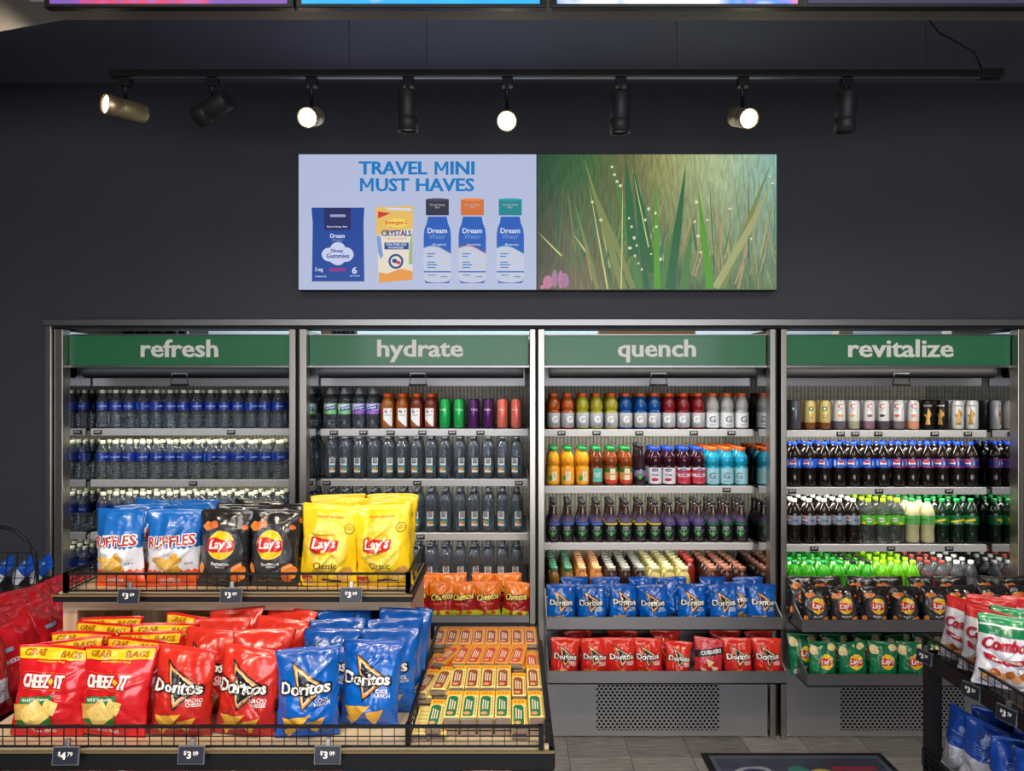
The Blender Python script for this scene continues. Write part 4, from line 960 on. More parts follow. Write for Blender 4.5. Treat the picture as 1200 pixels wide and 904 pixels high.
GF, GB = 1.70, 2.42
ZTR = .914
tb = thing('display_table', 'black display table with wire basket rail and wooden riser', 'display table')
child('tray', MB().box(-1.27, .085, GF, GB, ZTR - .012, ZTR).mesh('tray', M('beige_tray_liner', (206, 190, 160), .6)), tb)
child('apron', MB().bbox(-1.275, .098, GF - .012, GF + .02, .862, .905, .003).mesh('apron', black_metal), tb)
child('apron_side', MB().bbox(.085, .10, GF, GB + .02, .862, .905, .003).mesh('apron_side', black_metal), tb)
child('trim_strip', MB().box(-1.275, .098, GF - .016, GF - .010, .905, .909).mesh('trim_strip', M('worn_brass_edge', (150, 130, 90), .4, .6)), tb)
for x, y in ((.06, GF + .03), (.06, GB - .03), (-1.25, GF + .03), (-1.25, GB - .03)):
    child('leg', MB().box(x, x + .035, y - .017, y + .017, 0, .862).mesh('leg', black_metal), tb)
child('lower_shelf', MB().box(-1.26, .08, GF + .02, GB, .58, .60).mesh('lower_shelf', black_metal), tb)
def wires(mb, p0, p1, h, pitch, rt=.0035, rw=.0013):
    p0, p1 = Vector(p0), Vector(p1); d = p1 - p0; n_ = max(2, round(d.length / pitch)); up = Vector((0, 0, h))
    for k in range(n_ + 1): q = p0 + d * k / n_; mb.tube([q, q + up], rw, 4)
    mb.tube([p0 + up * .5, p1 + up * .5], rw, 4); mb.tube([p0, p1], .003, 4)
def basket(parent, corners, h, pitch=.0285):
    for a, b_ in zip(corners[:-1], corners[1:]):
        mb = MB(); wires(mb, a, b_, h, pitch)
        g = child('wire_grid', mb.mesh('wire_grid', black_metal), parent); g['kind'] = 'stuff'
        p0 = Vector(a) + Vector((0, 0, h)); p1 = Vector(b_) + Vector((0, 0, h)); d = (p1 - p0).normalized(); sdv = Vector((-d.y, d.x, 0)) * .004
        mb = MB(); mb.add([p0 - sdv - Vector((0, 0, .003)), p0 + sdv - Vector((0, 0, .003)), p1 + sdv - Vector((0, 0, .003)), p1 - sdv - Vector((0, 0, .003)), p0 - sdv + Vector((0, 0, .003)), p0 + sdv + Vector((0, 0, .003)), p1 + sdv + Vector((0, 0, .003)), p1 - sdv + Vector((0, 0, .003))],
                          [(3, 2, 1, 0), (4, 5, 6, 7), (0, 1, 5, 4), (1, 2, 6, 5), (2, 3, 7, 6), (3, 0, 4, 7)])
        child('top_bar', mb.mesh('top_bar', black_metal), parent)
    for c_ in corners:
        child('corner_post', MB().box(c_[0] - .006, c_[0] + .006, c_[1] - .006, c_[1] + .006, c_[2] - .005, c_[2] + h + .003).mesh('corner_post', black_metal), parent)
basket(tb, [(-1.265, GF, ZTR), (.068, GF, ZTR)], .046)
basket(tb, [(.083, GF + .02, ZTR), (.083, GB, ZTR)], .046, .03)
basket(tb, [(.083, GB, ZTR), (-.262, GB, ZTR)], .046, .03)
DVX = -.242
basket(tb, [(DVX, GF + .01, ZTR), (DVX, GB, ZTR)], .046, .03)
# wooden riser
RX0, RX1, RF, RB = X(74, 2.08), X(481, 2.08), 2.08, 2.40
zr = Z(703, RF)
ri = child('wooden_riser', MB().box(RX0, RX1, RF, RB, zr - .03, zr).mesh('wooden_riser', wood), tb)
child('side_board', MB().box(RX0, RX0 + .04, RF, RB, ZTR, zr - .03).mesh('side_board', wood_v), ri)
child('side_board', MB().box(RX1 - .04, RX1, RF, RB, ZTR, zr - .03).mesh('side_board', wood_v), ri)
child('back_board', MB().box(RX0 + .04, RX1 - .04, RB - .015, RB, ZTR, zr - .03).mesh('back_board', wood_v), ri)
# upper basket on the riser
ub = thing('wire_basket', 'black wire basket tray on the wooden riser, full of chip bags', 'basket')
zu = Z(693, 2.05)
child('base_frame', MB().bbox(RX0 - .012, RX1 + .010, 2.05, RB + .01, zr + .001, zr + .022, .003).mesh('base_frame', black_metal), ub)
child('tray_liner', MB().box(RX0, RX1, 2.06, RB, zr + .022, zr + .026).mesh('tray_liner', M('oak_liner', (206, 180, 146), .5)), ub)
child('trim_strip', MB().box(RX0 - .012, RX1 + .010, 2.045, 2.05, zr + .018, zr + .023).mesh('trim_strip', M('worn_brass_edge', (150, 130, 90), .4, .6)), ub)
bx0, bx1 = X(77, 2.05), X(478, 2.05)
for seg_ in ([(bx0, RB, zu), (bx0, 2.052, zu)], [(bx0, 2.052, zu), (bx1, 2.052, zu)], [(bx1, 2.052, zu), (bx1, RB, zu)]): basket(ub, seg_, .048)

def price(px, py, D, txt, small, lab, rz=0, x=None, y=None, z=None):
    """angled price tag on a clip"""
    def mk():
        t = thing('shelf_price_tag', 'x', 'price tag')
        child('tag_plate', MB().bbox(-.028, .028, -.004, 0, -.018, .018, .001).mesh('tag_plate', M('slate_tag', (34, 40, 54), .35)), t)
        child('tag_border', MB().box(-.030, .030, -.002, .002, -.020, .020).mesh('tag_border', M('grey_tag_border', (110, 112, 116), .4)), t)
        child('clip', MB().bbox(-.005, .005, -.002, .008, .018, .036, .001).mesh('clip', M('chrome_clip', (150, 150, 150), .3, .8)), t)
        pr = Print(); pr.text('lettering', '$', -.013, .005, white, h=.010, bold=.03); pr.text('lettering', txt, -.004, .001, white, h=.016, bold=.05); pr.text('lettering', small, .011, .0045, white, h=.009, bold=.03)
        for pn, me in pr.meshes(flat_map(0, -.0042, 0, .0004), 'price'): child(pn, me, t)
        return t
    t = spawn(('price', txt, small), mk)
    t.location = (X(px, D), D, Z(py, D)) if x is None else (x, y, z); t.rotation_euler = (-.15, 0, rz); t['label'] = lab; t['group'] = 'price tags on the baskets'
    return t
price(77.5, 886, 1.665, '4', '79', 'slate price tag below the red cracker bags on the display table apron')
price(224.5, 885, 1.665, '3', '09', 'slate price tag below the red tortilla chip bags on the table apron')
price(384, 885, 1.665, '3', '09', 'slate price tag below the blue tortilla chip bags on the table apron')
price(151, 699, 2.02, '3', '09', 'slate price tag under the blue and white ridged chip bags')
price(271, 698, 2.02, '3', '09', 'slate price tag under the black chip bags on the riser')
price(411.5, 697.5, 2.02, '3', '09', 'slate price tag under the yellow chip bags on the riser')

# bags in the upper basket
zb = zr + .027
for i, (key, px, rz, var, rl) in enumerate([('ruffles', 141, -.12, 0, -.03), ('ruffles', 204, .08, 1, 0), ('bbq', 262, .02, 2, .03), ('bbq', 323, -.05, 3, -.04), ('classic', 384, .05, 0, .04), ('classic', 451, -.08, 1, -.05)]):
    D = 2.12; ks = {'ruffles': 'blue and white ridged chip bag', 'bbq': 'black barbecue chip bag', 'classic': 'yellow classic chip bag'}[key]
    side = ['left', 'right'][i % 2]
    bag(key, var, X(px, D), D, zb, '%s in front row of wire basket, %s of its pair' % (ks, side), 'chip bags in the front row on the riser', rz, .05, rl)
bk = [('ruffles', 160, 2.21, 2, .1), ('ruffles', 222, 2.21, 3, -.1), ('bbq', 280, 2.21, 0, .12), ('bbq', 335, 2.21, 1, -.12), ('classic', 395, 2.21, 2, .12), ('classic', 455, 2.21, 3, -.1),
      ('ruffles', 180, 2.29, 0, .0), ('ruffles', 230, 2.30, 1, 0), ('bbq', 300, 2.30, 3, .08), ('classic', 400, 2.30, 1, .1), ('classic', 455, 2.31, 2, -.14)]
for i, (key, px, D, var, rz) in enumerate(bk):
    ks = {'ruffles': 'blue and white ridged chip bag', 'bbq': 'black barbecue chip bag', 'classic': 'yellow classic chip bag'}[key]
    row_ = 'middle' if D < 2.25 else 'back'
    nth = sum(1 for q in bk[:i] if q[0] == key and (q[2] < 2.25) == (D < 2.25)); row_n = sum(1 for q in bk if q[0] == key and (q[2] < 2.25) == (D < 2.25))
    bag(key, var, X(px, D), D, zb + .004, '%s in %s row of wire basket%s' % (ks, row_, '' if row_n == 1 else ', ' + ['left', 'right'][nth] + ' one'), 'chip bags behind the front row on the riser', rz, .07 - (i % 2) * .05, .04 * (-1) ** i, s=1.0 if key == 'classic' else .98)

# bags in the lower basket
zb = ZTR + .002
front = [('cheez', 55, 1.745, 0, .05, .05), ('cheez', 130, 1.745, 1, -.06, .07), ('nacho', 211, 1.75, 2, .04, .05), ('nacho', 286, 1.75, 3, -.08, .07), ('cool', 361, 1.745, 0, .10, -.01), ('cool', 432, 1.80, 1, -.12, .04)]
NM = {'cheez': 'red cracker bag with yellow stripe', 'nacho': 'red tortilla chip bag', 'cool': 'bright blue tortilla chip bag'}
for i, (key, px, D, var, rz, rl) in enumerate(front):
    bag(key, var, X(px, D), D, zb, '%s at front of the table basket, %s of pair' % (NM[key], ['left', 'right'][i % 2]), 'snack bags at the front of the table basket', rz, .10, rl, s=1.0 if key == 'cheez' else .97)
rest = []
for k in range(1, 5):
    for px0, key in ((63, 'cheez'), (142, 'cheez'), (222, 'nacho'), (290, 'nacho'), (372, 'cool'), (443, 'cool')):
        D = (1.745 if key == 'cheez' else 1.79) + k * (.062 if key == 'cheez' else .085)
        if D > 2.30: continue
        x = X(px0, 1.78) + .008 * k * (1 if key == 'cheez' else .5)
        rest.append((key, x, D, k, 0 if px0 in (63, 222, 372) else 1))
for i, (key, x, D, k, sd) in enumerate(rest):
    inside = D > 2.05
    bag(key, (i + k) % 4, x + (.03 if sd and key == 'cheez' and k == 4 else 0), D, zb - (.0 if not inside else .0), '%s, %s behind the %s front one, table basket' % (NM[key], ORD[k - 1], ['left', 'right'][sd]), 'snack bags behind the front row of the table basket', .20 * math.sin(i * 2.3 + k), .10 + (.10 if inside else 0) + .05 * math.sin(i * 1.7), .07 * math.sin(i * 3.1), s=.97 if not inside else .86, plain=(key != 'cheez' and k > 1), fold=.1 if key != 'cheez' else 0)

# packets of bars in rows beside the bags
def build_bar(kind):
    cc = {'rose': ((150, 60, 66), (232, 150, 40)), 'red': ((206, 66, 52), (244, 160, 30)), 'brown': ((150, 74, 36), (252, 190, 10)), 'green': ((0, 124, 70), (252, 196, 10)), 'blank': ((214, 196, 140), (226, 206, 150))}[kind]
    pk = {'rose': (236, 170, 90), 'red': (240, 160, 60)}.get(kind, (246, 226, 140))
    o = obj('snack_bar_packet', MB().bbox(-.0198, .0198, -.066, .083, 0, .0125, .002).mesh('snack_bar_packet', M('printed_packet_%s' % kind, pk, .35, coat=.3))); o['category'] = 'snack packet'
    p = Print()
    wr = M(kind + '_wrapper', cc[0], .3, coat=.4)
    pl = M('pale_packet_lettering', (240, 226, 200), .4); tan = M('small_print_tan', (190, 150, 60), .4)
    if kind != 'blank':
        p.poly('wrapper', [(-.014, -.064), (.008, -.064), (.010, -.052), (.010, .040), (.003, .050), (-.010, .050), (-.015, .038), (-.015, -.054)], wr, 1)
        for q in range(3): p.rect('lettering', -.010 + q * .006, -.007 + q * .006, -.028, .030 - q * .006, pl, 3)
        p.ell('picture', -.005, -.048, .008, .009, M('pink_fruit_print', (236, 160, 110), .4), 2, 10)
        p.rect('header', -.0198, .0198, .056, .082, M('header_' + kind, cc[1], .35, coat=.3), 1)
        for q in range(3): p.rect('header', -.013 + q * .009, -.007 + q * .009, .063, .074, M('header_lettering', (226, 120, 20), .4), 2)
        for q in range(6): p.rect('lettering', .0135, .0165, -.056 + q * .017, -.046 + q * .017, tan, 1)
    else:
        for q in range(6): p.rect('lettering', -.014, .014, -.056 + q * .021, -.053 + q * .021, tan, 1)
    for pn, me in p.meshes(lambda a, b_, l: (a, b_, .0126 + .0003 * l), 'bar'): child(pn, me, o)
    child('clear_end', MB().bbox(-.0185, .0185, -.083, -.064, 0, .0105, .003).mesh('clear_end', M('shiny_wrap_end', (150, 132, 120), .12, .3, coat=.9)), o)
    return o
def bar(kind, x, y, z, lab, rz=0, tilt=0):
    o = spawn(('bar', kind), lambda: build_bar(kind)); o.location = (x, y, z); o.rotation_euler = (tilt, 0, rz); o['label'] = lab; o['group'] = 'snack packets in the table tray'
pit = .0412; xs0 = .060; th_ = .0132
rowsB = [('green', 1.83, 'front'), ('brown', 2.005, 'second'), ('red', 2.175, 'third'), ('rose', 2.335, 'back')]
for ri_, (kind, y, rn) in enumerate(rowsB):
    for k in range(8):
        x = xs0 - k * pit; rz = 0; yy = y
        if kind == 'green' and k > 6: continue
        lower = (kind == 'green' and k in (1, 6)) or (kind == 'brown' and k == 1) or (kind == 'red' and k in (0,))
        if kind == 'brown' and k >= 6: rz = -.10 - .10 * (k - 6); yy -= .02 * (k - 6) + .012
        if kind == 'red' and k > 0: rz = -.12
        if kind == 'red' and k == 6: rz = -.34
        if kind == 'red' and k == 7: x += .004; yy -= .02; lower = True
        if lower: yy -= .022
        for lv in range(2 if lower else 3):
            bar(kind, x, yy, ZTR + .001 + lv * th_, '%s snack packet, %s from the right in the %s row, %s layer' % (kind, ORD[k], rn, ['bottom', 'middle', 'top'][lv]), rz if lv == (1 if lower else 2) else 0)
for k in range(2):
    bar('blank', -.217 + k * .0415, 1.80, ZTR + .001, 'blank cream snack packet at the tray front, %s the divider' % ['beside', 'one packet in from'][k])
bar('blank', -.217, 1.97, ZTR + .001, 'blank cream snack packet beside the divider, second from the front rail')

# bags on the lower shelf under the apron
for i in range(9):
    key = ['cheez', 'nacho', 'cool'][i // 3] if i < 8 else 'chee'
    bag(key, i % 4, -1.15 + i * .135, 1.80, .601, '%s under the table apron, %s from the left on the low shelf' % ({'cheez': 'red cracker bag', 'nacho': 'red chip bag', 'cool': 'blue chip bag', 'chee': 'orange puff bag'}[key], ORD[i]), 'bags on the low shelf of the table', 0, .06, 0, plain=True)

# ------------------------------------------------------------------ side display with red bags at the end of the table
sd = thing('side_display_tray', 'black side tray of red cracker bags left of the wooden riser', 'display tray')
child('tray', MB().box(-1.98, -1.29, 1.74, 2.50, .86, .875).mesh('tray', black_metal), sd)
for x, y in ((-1.96, 1.78), (-1.33, 2.46), (-1.96, 2.46)):
    child('leg', MB().box(x, x + .03, y, y + .03, 0, .86).mesh('leg', black_metal), sd)
k = 0
for r_ in range(4):
    for c_ in range(5):
        x = -1.345 - r_ * .062 - (.01 if c_ % 2 else 0); y = 2.50 - c_ * .155
        if r_ == 0 and y < 1.85: continue
        bag('backbag', k % 4, x, y, .876 + .008 * (k % 3), 'red cracker bag turned sideways, %s in file %s from the riser, side tray' % (ORD[c_], ORD[r_]), 'sideways red bags in the side tray', math.radians(78 + (k % 3) * 6), .22, .05 * (-1) ** k, s=1.03, fold=.1); k += 1
# tall wire basket with blue bags
wb = thing('wire_stand', 'arched black wire stand holding blue snack bags beside the wall', 'wire stand')
Dw = 2.68
arc = [(X(-40 + 42 * 2 * (1 - math.cos(t)) / 2, Dw), Dw, Z(712 - 94 * math.sin(t) ** .6, Dw)) for t in [math.pi * q / 24 for q in range(25)]]
arc = []
for q in range(25):
    t = math.pi * q / 24; arc.append((X(-2 - 46 * math.cos(t), Dw), Dw, Z(690 - 72 * math.sin(t) ** .7, Dw)))
child('arch', MB().tube(arc, .006, 6).mesh('arch', black_metal), wb)
mb = MB()
for q in range(9):
    mb.tube([(X(-48 + q * 11.5, Dw), Dw, Z(648, Dw)), (X(-48 + q * 11.5, Dw) + .02, Dw - .10, Z(760, Dw))], .0018, 4)
    mb.tube([(X(-48, Dw), Dw - .012 * q, Z(648 + q * 14, Dw)), (X(44, Dw), Dw - .012 * q, Z(648 + q * 14, Dw))], .0018, 4)
g = child('wire_grid', mb.mesh('wire_grid', black_metal), wb); g['kind'] = 'stuff'
child('post', MB().box(X(44, Dw) - .008, X(44, Dw) + .008, Dw, Dw + .016, 0, Z(690, Dw)).mesh('post', black_metal), wb)
child('post', MB().box(X(-48, Dw) - .008, X(-48, Dw) + .008, Dw, Dw + .016, 0, Z(690, Dw)).mesh('post', black_metal), wb)
child('shelf', MB().box(X(-48, Dw), X(44, Dw), Dw - .14, Dw + .16, 1.0, 1.012).mesh('shelf', black_metal), wb)
for i, px in enumerate((-14, 6, 22)):
    bag('bluebag', i, X(px, 2.70), 2.72 + .02 * i, 1.013, 'blue and white snack bag slumped in the arched wire stand, %s from the wall' % ORD[i], 'blue bags in the arched wire stand', -.6, .5, .45 + .1 * i, s=.5)

# ------------------------------------------------------------------ right-hand rack
RX = 1.31
rk = thing('snack_rack', 'black metal two-tier snack rack with wire basket edge', 'rack')
for x, y in ((RX, 2.31), (RX, 1.2), (2.0, 2.31), (2.0, 1.2)):
    child('post', MB().box(x, x + .044, y, y + .03, 0, .905).mesh('post', black_metal), rk)
child('upper_apron', MB().bbox(RX - .004, RX + .02, 1.2, 2.34, .862, .905, .003).mesh('upper_apron', black_metal), rk)
child('upper_apron', MB().bbox(RX, 2.04, 2.32, 2.34, .862, .905, .003).mesh('upper_apron', black_metal), rk)
child('upper_tray', MB().box(RX, 2.04, 1.2, 2.34, .893, .905).mesh('upper_tray', black_metal), rk)
child('lower_tray', MB().box(RX, 2.04, 1.2, 2.34, .535, .548).mesh('lower_tray', black_metal), rk)
basket(rk, [(RX, 1.2, .908), (RX, 2.33, .908), (2.03, 2.33, .908)], .050)
basket(rk, [(RX, 1.2, .548), (RX, 2.33, .548), (2.03, 2.33, .548)], .046)
price(0, 0, 0, '3', '29', 'slate price tag at the corner post of the snack rack', -1.3, RX - .012, 2.31, .895)
price(0, 0, 0, '3', '29', 'slate price tag midway along the edge of the snack rack', -1.3, RX - .012, 2.075, .886)
price(0, 0, 0, '3', '29', 'slate price tag on the snack rack edge, third from the corner post', -1.3, RX - .012, 1.925, .886)
cb_ = [('combor', 1.372, 2.235, -.85, 0), ('combor', 1.375, 2.135, -.62, 1), ('combog', 1.362, 2.045, -.34, 2), ('combog', 1.52, 1.99, -.35, 3), ('combor', 1.47, 2.26, -.5, 2), ('combog', 1.47, 2.13, -.30, 1), ('combor', 1.58, 2.25, -.3, 3), ('combog', 1.60, 2.11, -.2, 0), ('combor', 1.72, 2.25, -.2, 1)]
pos = ['at the far rack corner', 'second along the rack edge', 'third along the rack edge', 'beside the third edge bag', 'behind the corner bag', 'behind the third edge bag', 'in the back row beside the cooler', 'in the middle of the rack', 'in the back row furthest from the corner']
for i, (key, x, y, rz, var) in enumerate(cb_):
    bag(key, var, x, y, .906, 'white pretzel snack bag with %s top, %s' % ('red' if key == 'combor' else 'green', pos[i]), 'white pretzel snack bags on the rack', rz, .10 + .06 * (i > 2), .10 if i < 3 else .04, s=.86 if i != 2 else .90)
for i, (x, y, rz) in enumerate([(1.375, 2.25, -1.15), (1.39, 2.17, -.95), (1.41, 2.07, -.5), (1.42, 1.985, -.6), (1.45, 1.90, -.4), (1.47, 2.25, -.5), (1.53, 2.15, -.3), (1.57, 2.03, -.3)]):
    bag('bluebag', i % 4, x, y, .549, 'blue-topped pretzel bag on low rack shelf, %s from the corner post%s' % (ORD[i if i < 5 else i - 5], ', edge row' if i < 5 else ', inner row'), 'blue pretzel bags on the low rack shelf', rz, .08, .10, s=.84)

# ------------------------------------------------------------------ wall screens
DS = 3.565
zs0, zs1 = Z(339.5, DS), Z(181, DS); xm = X(629, DS)
k = DS / FP
scm = M('lit_screen_pale', (176, 186, 216), emit=1.0)
def EM(n, c, e=1.0): return M('lit_' + n, c, emit=e)
s1 = thing('wall_screen', 'wall screen advertising travel mini must haves above the coolers', 'screen', (X(350, DS), DS, zs0))
W1, HH = xm - X(350, DS), zs1 - zs0
child('screen_face', MB().box(0, W1 - .002, 0, .004, 0, HH).mesh('screen_face', scm), s1)
child('screen_housing', MB().box(-.003, W1, .004, .05, -.004, HH + .004).mesh('screen_housing', black_metal), s1)
p = Print()
q = lambda px, py: ((px - 350) * k, (339.5 - py) * k)      # picture coordinates on the panel itself
def R(part, x0, x1, y0, y1, m, l=1): a, b_ = q(x0, y1); c_, d = q(x1, y0); p.rect(part, a, c_, b_, d, m, l)
def T(part, t, cx, cy, w_, h_, m, bold=.03, l=3, rot=0): a, b_ = q(cx, cy); p.text(part, t, a, b_, m, w=w_ * k, h=h_ * k if h_ else None, bold=bold, layer=l, rot=rot)
def E(part, cx, cy, rx, ry, m, l=2, n=24): a, b_ = q(cx, cy); p.ell(part, a, b_, rx * k, ry * k, m, l, n)
def PL(part, pts, m, l=1): p.poly(part, [q(*t) for t in pts], m, l)
sb = EM('headline_blue', (18, 116, 186)); sw = EM('white', (206, 212, 236)); bd = EM('packet_blue', (20, 66, 150)); bn_ = EM('packet_navy', (28, 36, 92))
def big_m(x0, x1, yb, yt):
    sw_ = 3.1; mx_ = (x0 + x1) / 2
    R('lettering', x0, x0 + sw_, yt, yb, sb, 3); R('lettering', x1 - sw_, x1, yt, yb, sb, 3.1)
    PL('lettering', [(x0, yt), (x0 + 3.6, yt), (mx_ + 1.4, yb - 4.5), (mx_ - 1.4, yb - 4.5)], sb, 3.2); PL('lettering', [(x1, yt), (mx_ + 1.4, yb - 4.5), (mx_ - 1.4, yb - 4.5), (x1 - 3.6, yt)], sb, 3.3)
T('lettering', 'TRAVEL', 460.7, 197, 80.5, 15.5, sb, .04); big_m(509.3, 525.5, 205, 189.5); T('lettering', 'INI', 542, 197, 28.5, 15.5, sb, .04)
big_m(422, 438, 224.5, 209); T('lettering', 'UST', 460, 216.8, 39.5, 15.5, sb, .04); T('lettering', 'HAVES', 521.7, 216.8, 68.5, 15.5, sb, .04)
PL('packet_picture', [(365, 243.5), (427, 243.5), (426, 262), (427, 330), (365.5, 330), (366.5, 262)], bd)
R('packet_picture', 380, 411, 244, 270, bn_, 2); R('packet_picture', 387, 405, 251.5, 254.5, EM('pale_grey', (150, 160, 190)), 3)
T('packet_lettering', 'Good sleep, fast', 395, 266, 24, 2.5, sw, .02, 3); T('packet_lettering', 'Dream', 395.5, 276.5, 17, 5, sw, .03); T('packet_lettering', 'Water', 395.5, 281.5, 14, 4, EM('soft_blue', (120, 150, 205)), .0)
for (cx_, cy_, r_) in ((396, 292, 8.5), (386, 298.5, 8.5), (405, 298.5, 9), (395, 300, 10.5), (396, 303.5, 8)): E('cloud_picture', cx_, cy_, r_ * 1.05, r_ * .95, EM('cloud', (196, 204, 232)), 3)
T('packet_lettering', 'Sleep', 395, 294.5, 15, 5, bd, .04, 4); T('packet_lettering', 'Gummies', 396, 300, 27, 5.5, bd, .03, 4)
R('packet_picture', 386, 405, 314.5, 318, EM('magenta', (150, 40, 120)), 3)
T('packet_lettering', '6', 415.5, 317, 6, 8, sw, .04); T('packet_lettering', '5 mg', 374, 316.5, 9, 6, sw, .03); T('packet_lettering', 'gummies', 416, 323.5, 12, 2, sw, .02); T('packet_lettering', 'melatonin', 376, 324, 13, 2, sw, .02)
# carton
PL('carton_picture', [(440.5, 243), (484, 241), (483.5, 328), (444, 331.5)], EM('carton_cream', (224, 214, 196)), 1)
PL('carton_picture', [(440.5, 243), (484, 241), (484, 268), (441, 276)], EM('carton_yellow', (226, 184, 96)), 2)
PL('carton_picture', [(443, 248), (458, 250), (443, 256)], EM('carton_red', (200, 50, 50)), 3)
PL('carton_picture', [(450, 243.5), (482, 244.5), (482, 247.5), (455, 246)], EM('white', (206, 212, 236)), 3)
st = []
for j in range(24):
    a = 2 * math.pi * j / 24; rr_ = 1.0 if j % 2 else .72; st.append((464.5 + 16 * rr_ * math.cos(a), 261.5 - 5.5 * rr_ * math.sin(a)))
PL('carton_picture', st, EM('burst_yellow', (240, 206, 96)), 3)
T('carton_lettering', 'Emergen-C', 465, 261.5, 27, 6, EM('orange_brown', (200, 84, 30)), .03, 4)
T('carton_lettering', 'CRYSTALS', 464.5, 273.5, 35, 7, EM('deep_blue', (30, 70, 140)), .04, 4)
T('carton_lettering', '1000 mg of vitamin C', 465, 280, 24, 2, EM('orange_brown', (200, 84, 30)), .02, 4)
R('carton_picture', 450.5, 479, 284.5, 292.5, EM('deep_blue', (30, 70, 140)), 3); T('carton_lettering', 'ON-THE-GO', 464.5, 286.7, 24, 3, sw, .03, 4); T('carton_lettering', 'POWDER', 464.5, 290.5, 18, 2.4, sw, .03, 4)
PL('carton_picture', [(441.5, 276), (446, 277), (449, 300), (446, 304), (443, 296)], EM('soft_blue', (120, 150, 205)), 2); PL('carton_picture', [(480, 285), (483.5, 270), (483.5, 310), (479, 310)], EM('carton_green', (150, 176, 130)), 2)
E('carton_picture', 464, 306.5, 8.8, 8.8, EM('deep_blue', (30, 70, 140)), 3); E('carton_picture', 464, 306.5, 6.2, 6.2, EM('carton_cream', (224, 214, 196)), 4); E('carton_picture', 462.5, 306, 3, 2.6, EM('deep_blue', (30, 70, 140)), 5); E('carton_picture', 467, 308, 2.6, 2, EM('carton_red', (200, 50, 50)), 5)
PL('carton_picture', [(444, 319), (454, 321), (470, 315), (483.5, 318), (483.5, 328), (444, 331.5)], EM('carton_orange', (226, 150, 66)), 3)
# three small bottles
for (cx_, cap_, wv_, sub) in ((512.5, (44, 46, 66), (120, 140, 190), 'Original'), (553.5, (206, 110, 50), (200, 120, 110), 'Immunity'), (598, (20, 130, 140), (40, 150, 180), 'Beauty')):
    bb = EM('shot_blue', (30, 90, 180)); wl = EM('shot_white', (190, 196, 214))
    PL('bottle_picture', [(cx_ - 11, 254), (cx_ + 11, 254), (cx_ + 12.5, 262), (cx_ + 15, 268), (cx_ + 16, 276), (cx_ + 16, 327), (cx_ + 13.5, 332), (cx_ - 13.5, 332), (cx_ - 16, 327), (cx_ - 16, 276), (cx_ - 15, 268), (cx_ - 12.5, 262)], bb, 1)
    R('bottle_picture', cx_ - 13.5, cx_ + 13.5, 233.5, 252.5, EM('cap_%d' % cap_[0], cap_), 2)
    E('bottle_picture', cx_, 234, 13.3, 1.6, EM('cap_top_%d' % cap_[0], tuple(min(255, v + 25) for v in cap_)), 3)
    T('bottle_lettering', 'Good sleep\nfast', cx_, 241.5, 18, 5.5, EM('dim_white', (180, 170, 170)), .01, 3)
    wavep = [(cx_ - 16, 296)] + [(cx_ - 16 + 32 * j / 10, 292.5 - 4.5 * math.sin(math.pi * (j / 10) * 1.15 + .25) + (2.5 * j / 10)) for j in range(11)] + [(cx_ + 16, 318), (cx_ - 16, 318)]
    PL('bottle_picture', [(a, b_ - 1.2) for a, b_ in wavep], EM('wave_%d' % wv_[0], wv_), 2); PL('bottle_picture', wavep, wl, 3)
    R('bottle_picture', cx_ - 16, cx_ + 16, 319.5, 327, wl, 2); E('bottle_picture', cx_, 327.5, 15.5, 4, wl, 2)
    T('bottle_lettering', 'Dream', cx_, 270.5, 23, 6, sw, .03, 3); T('bottle_lettering', 'Water', cx_, 277.3, 19, 5.5, EM('soft_blue', (120, 150, 205)), .0, 3)
    T('bottle_lettering', sub, cx_ + 2, 287, 16, 3, sw, .01, 4)
    for j, yy in enumerate((297, 300, 307, 310, 313)): R('bottle_lettering', cx_ - 12, cx_ - 12 + (10, 7, 9, 12, 10)[j], yy, yy + 1.2, sb, 4)
    R('bottle_lettering', cx_ - 11, cx_ - 2, 322, 323, sb, 4); R('bottle_lettering', cx_ + 4, cx_ + 12, 324, 325, sb, 4)
for pn, me in p.meshes(lambda a, b_, l: (a, -.0004 * l, b_), 'screen'): child(pn, me, s1)

s2 = thing('wall_screen', 'wall screen showing dewy green grass in sunlight above the coolers', 'screen', (xm, DS, zs0))
W2 = X(910, DS) - xm
gm = bpy.data.materials.new('lit_meadow_picture'); gm.use_nodes = True
N, L = gm.node_tree.nodes, gm.node_tree.links; bs = N['Principled BSDF']; bs.inputs['Base Color'].default_value = (.01, .01, .01, 1)
tc = N.new('ShaderNodeTexCoord'); sp = N.new('ShaderNodeSeparateXYZ'); L.new(tc.outputs['Object'], sp.inputs[0])
def nd_ramp(src, stops):
    r_ = N.new('ShaderNodeValToRGB'); el = r_.color_ramp.elements
    while len(el) > 1: el.remove(el[-1])
    el[0].position, el[0].color = stops[0][0], lin(stops[0][1])
    for a, c_ in stops[1:]: e = el.new(a); e.color = lin(c_)
    L.new(src, r_.inputs[0]); return r_.outputs[0]
xn = mth('DIVIDE', sp.outputs['X'], W2); zn = mth('DIVIDE', sp.outputs['Z'], HH)
top = nd_ramp(xn, [(0, (36, 78, 56)), (.2, (66, 110, 64)), (.4, (120, 120, 76)), (.55, (168, 170, 110)), (.75, (186, 204, 160)), (1, (150, 196, 190))])
bot = nd_ramp(xn, [(0, (84, 82, 70)), (.15, (128, 116, 94)), (.35, (110, 122, 74)), (.5, (64, 104, 84)), (.7, (88, 124, 84)), (1, (112, 134, 96))])
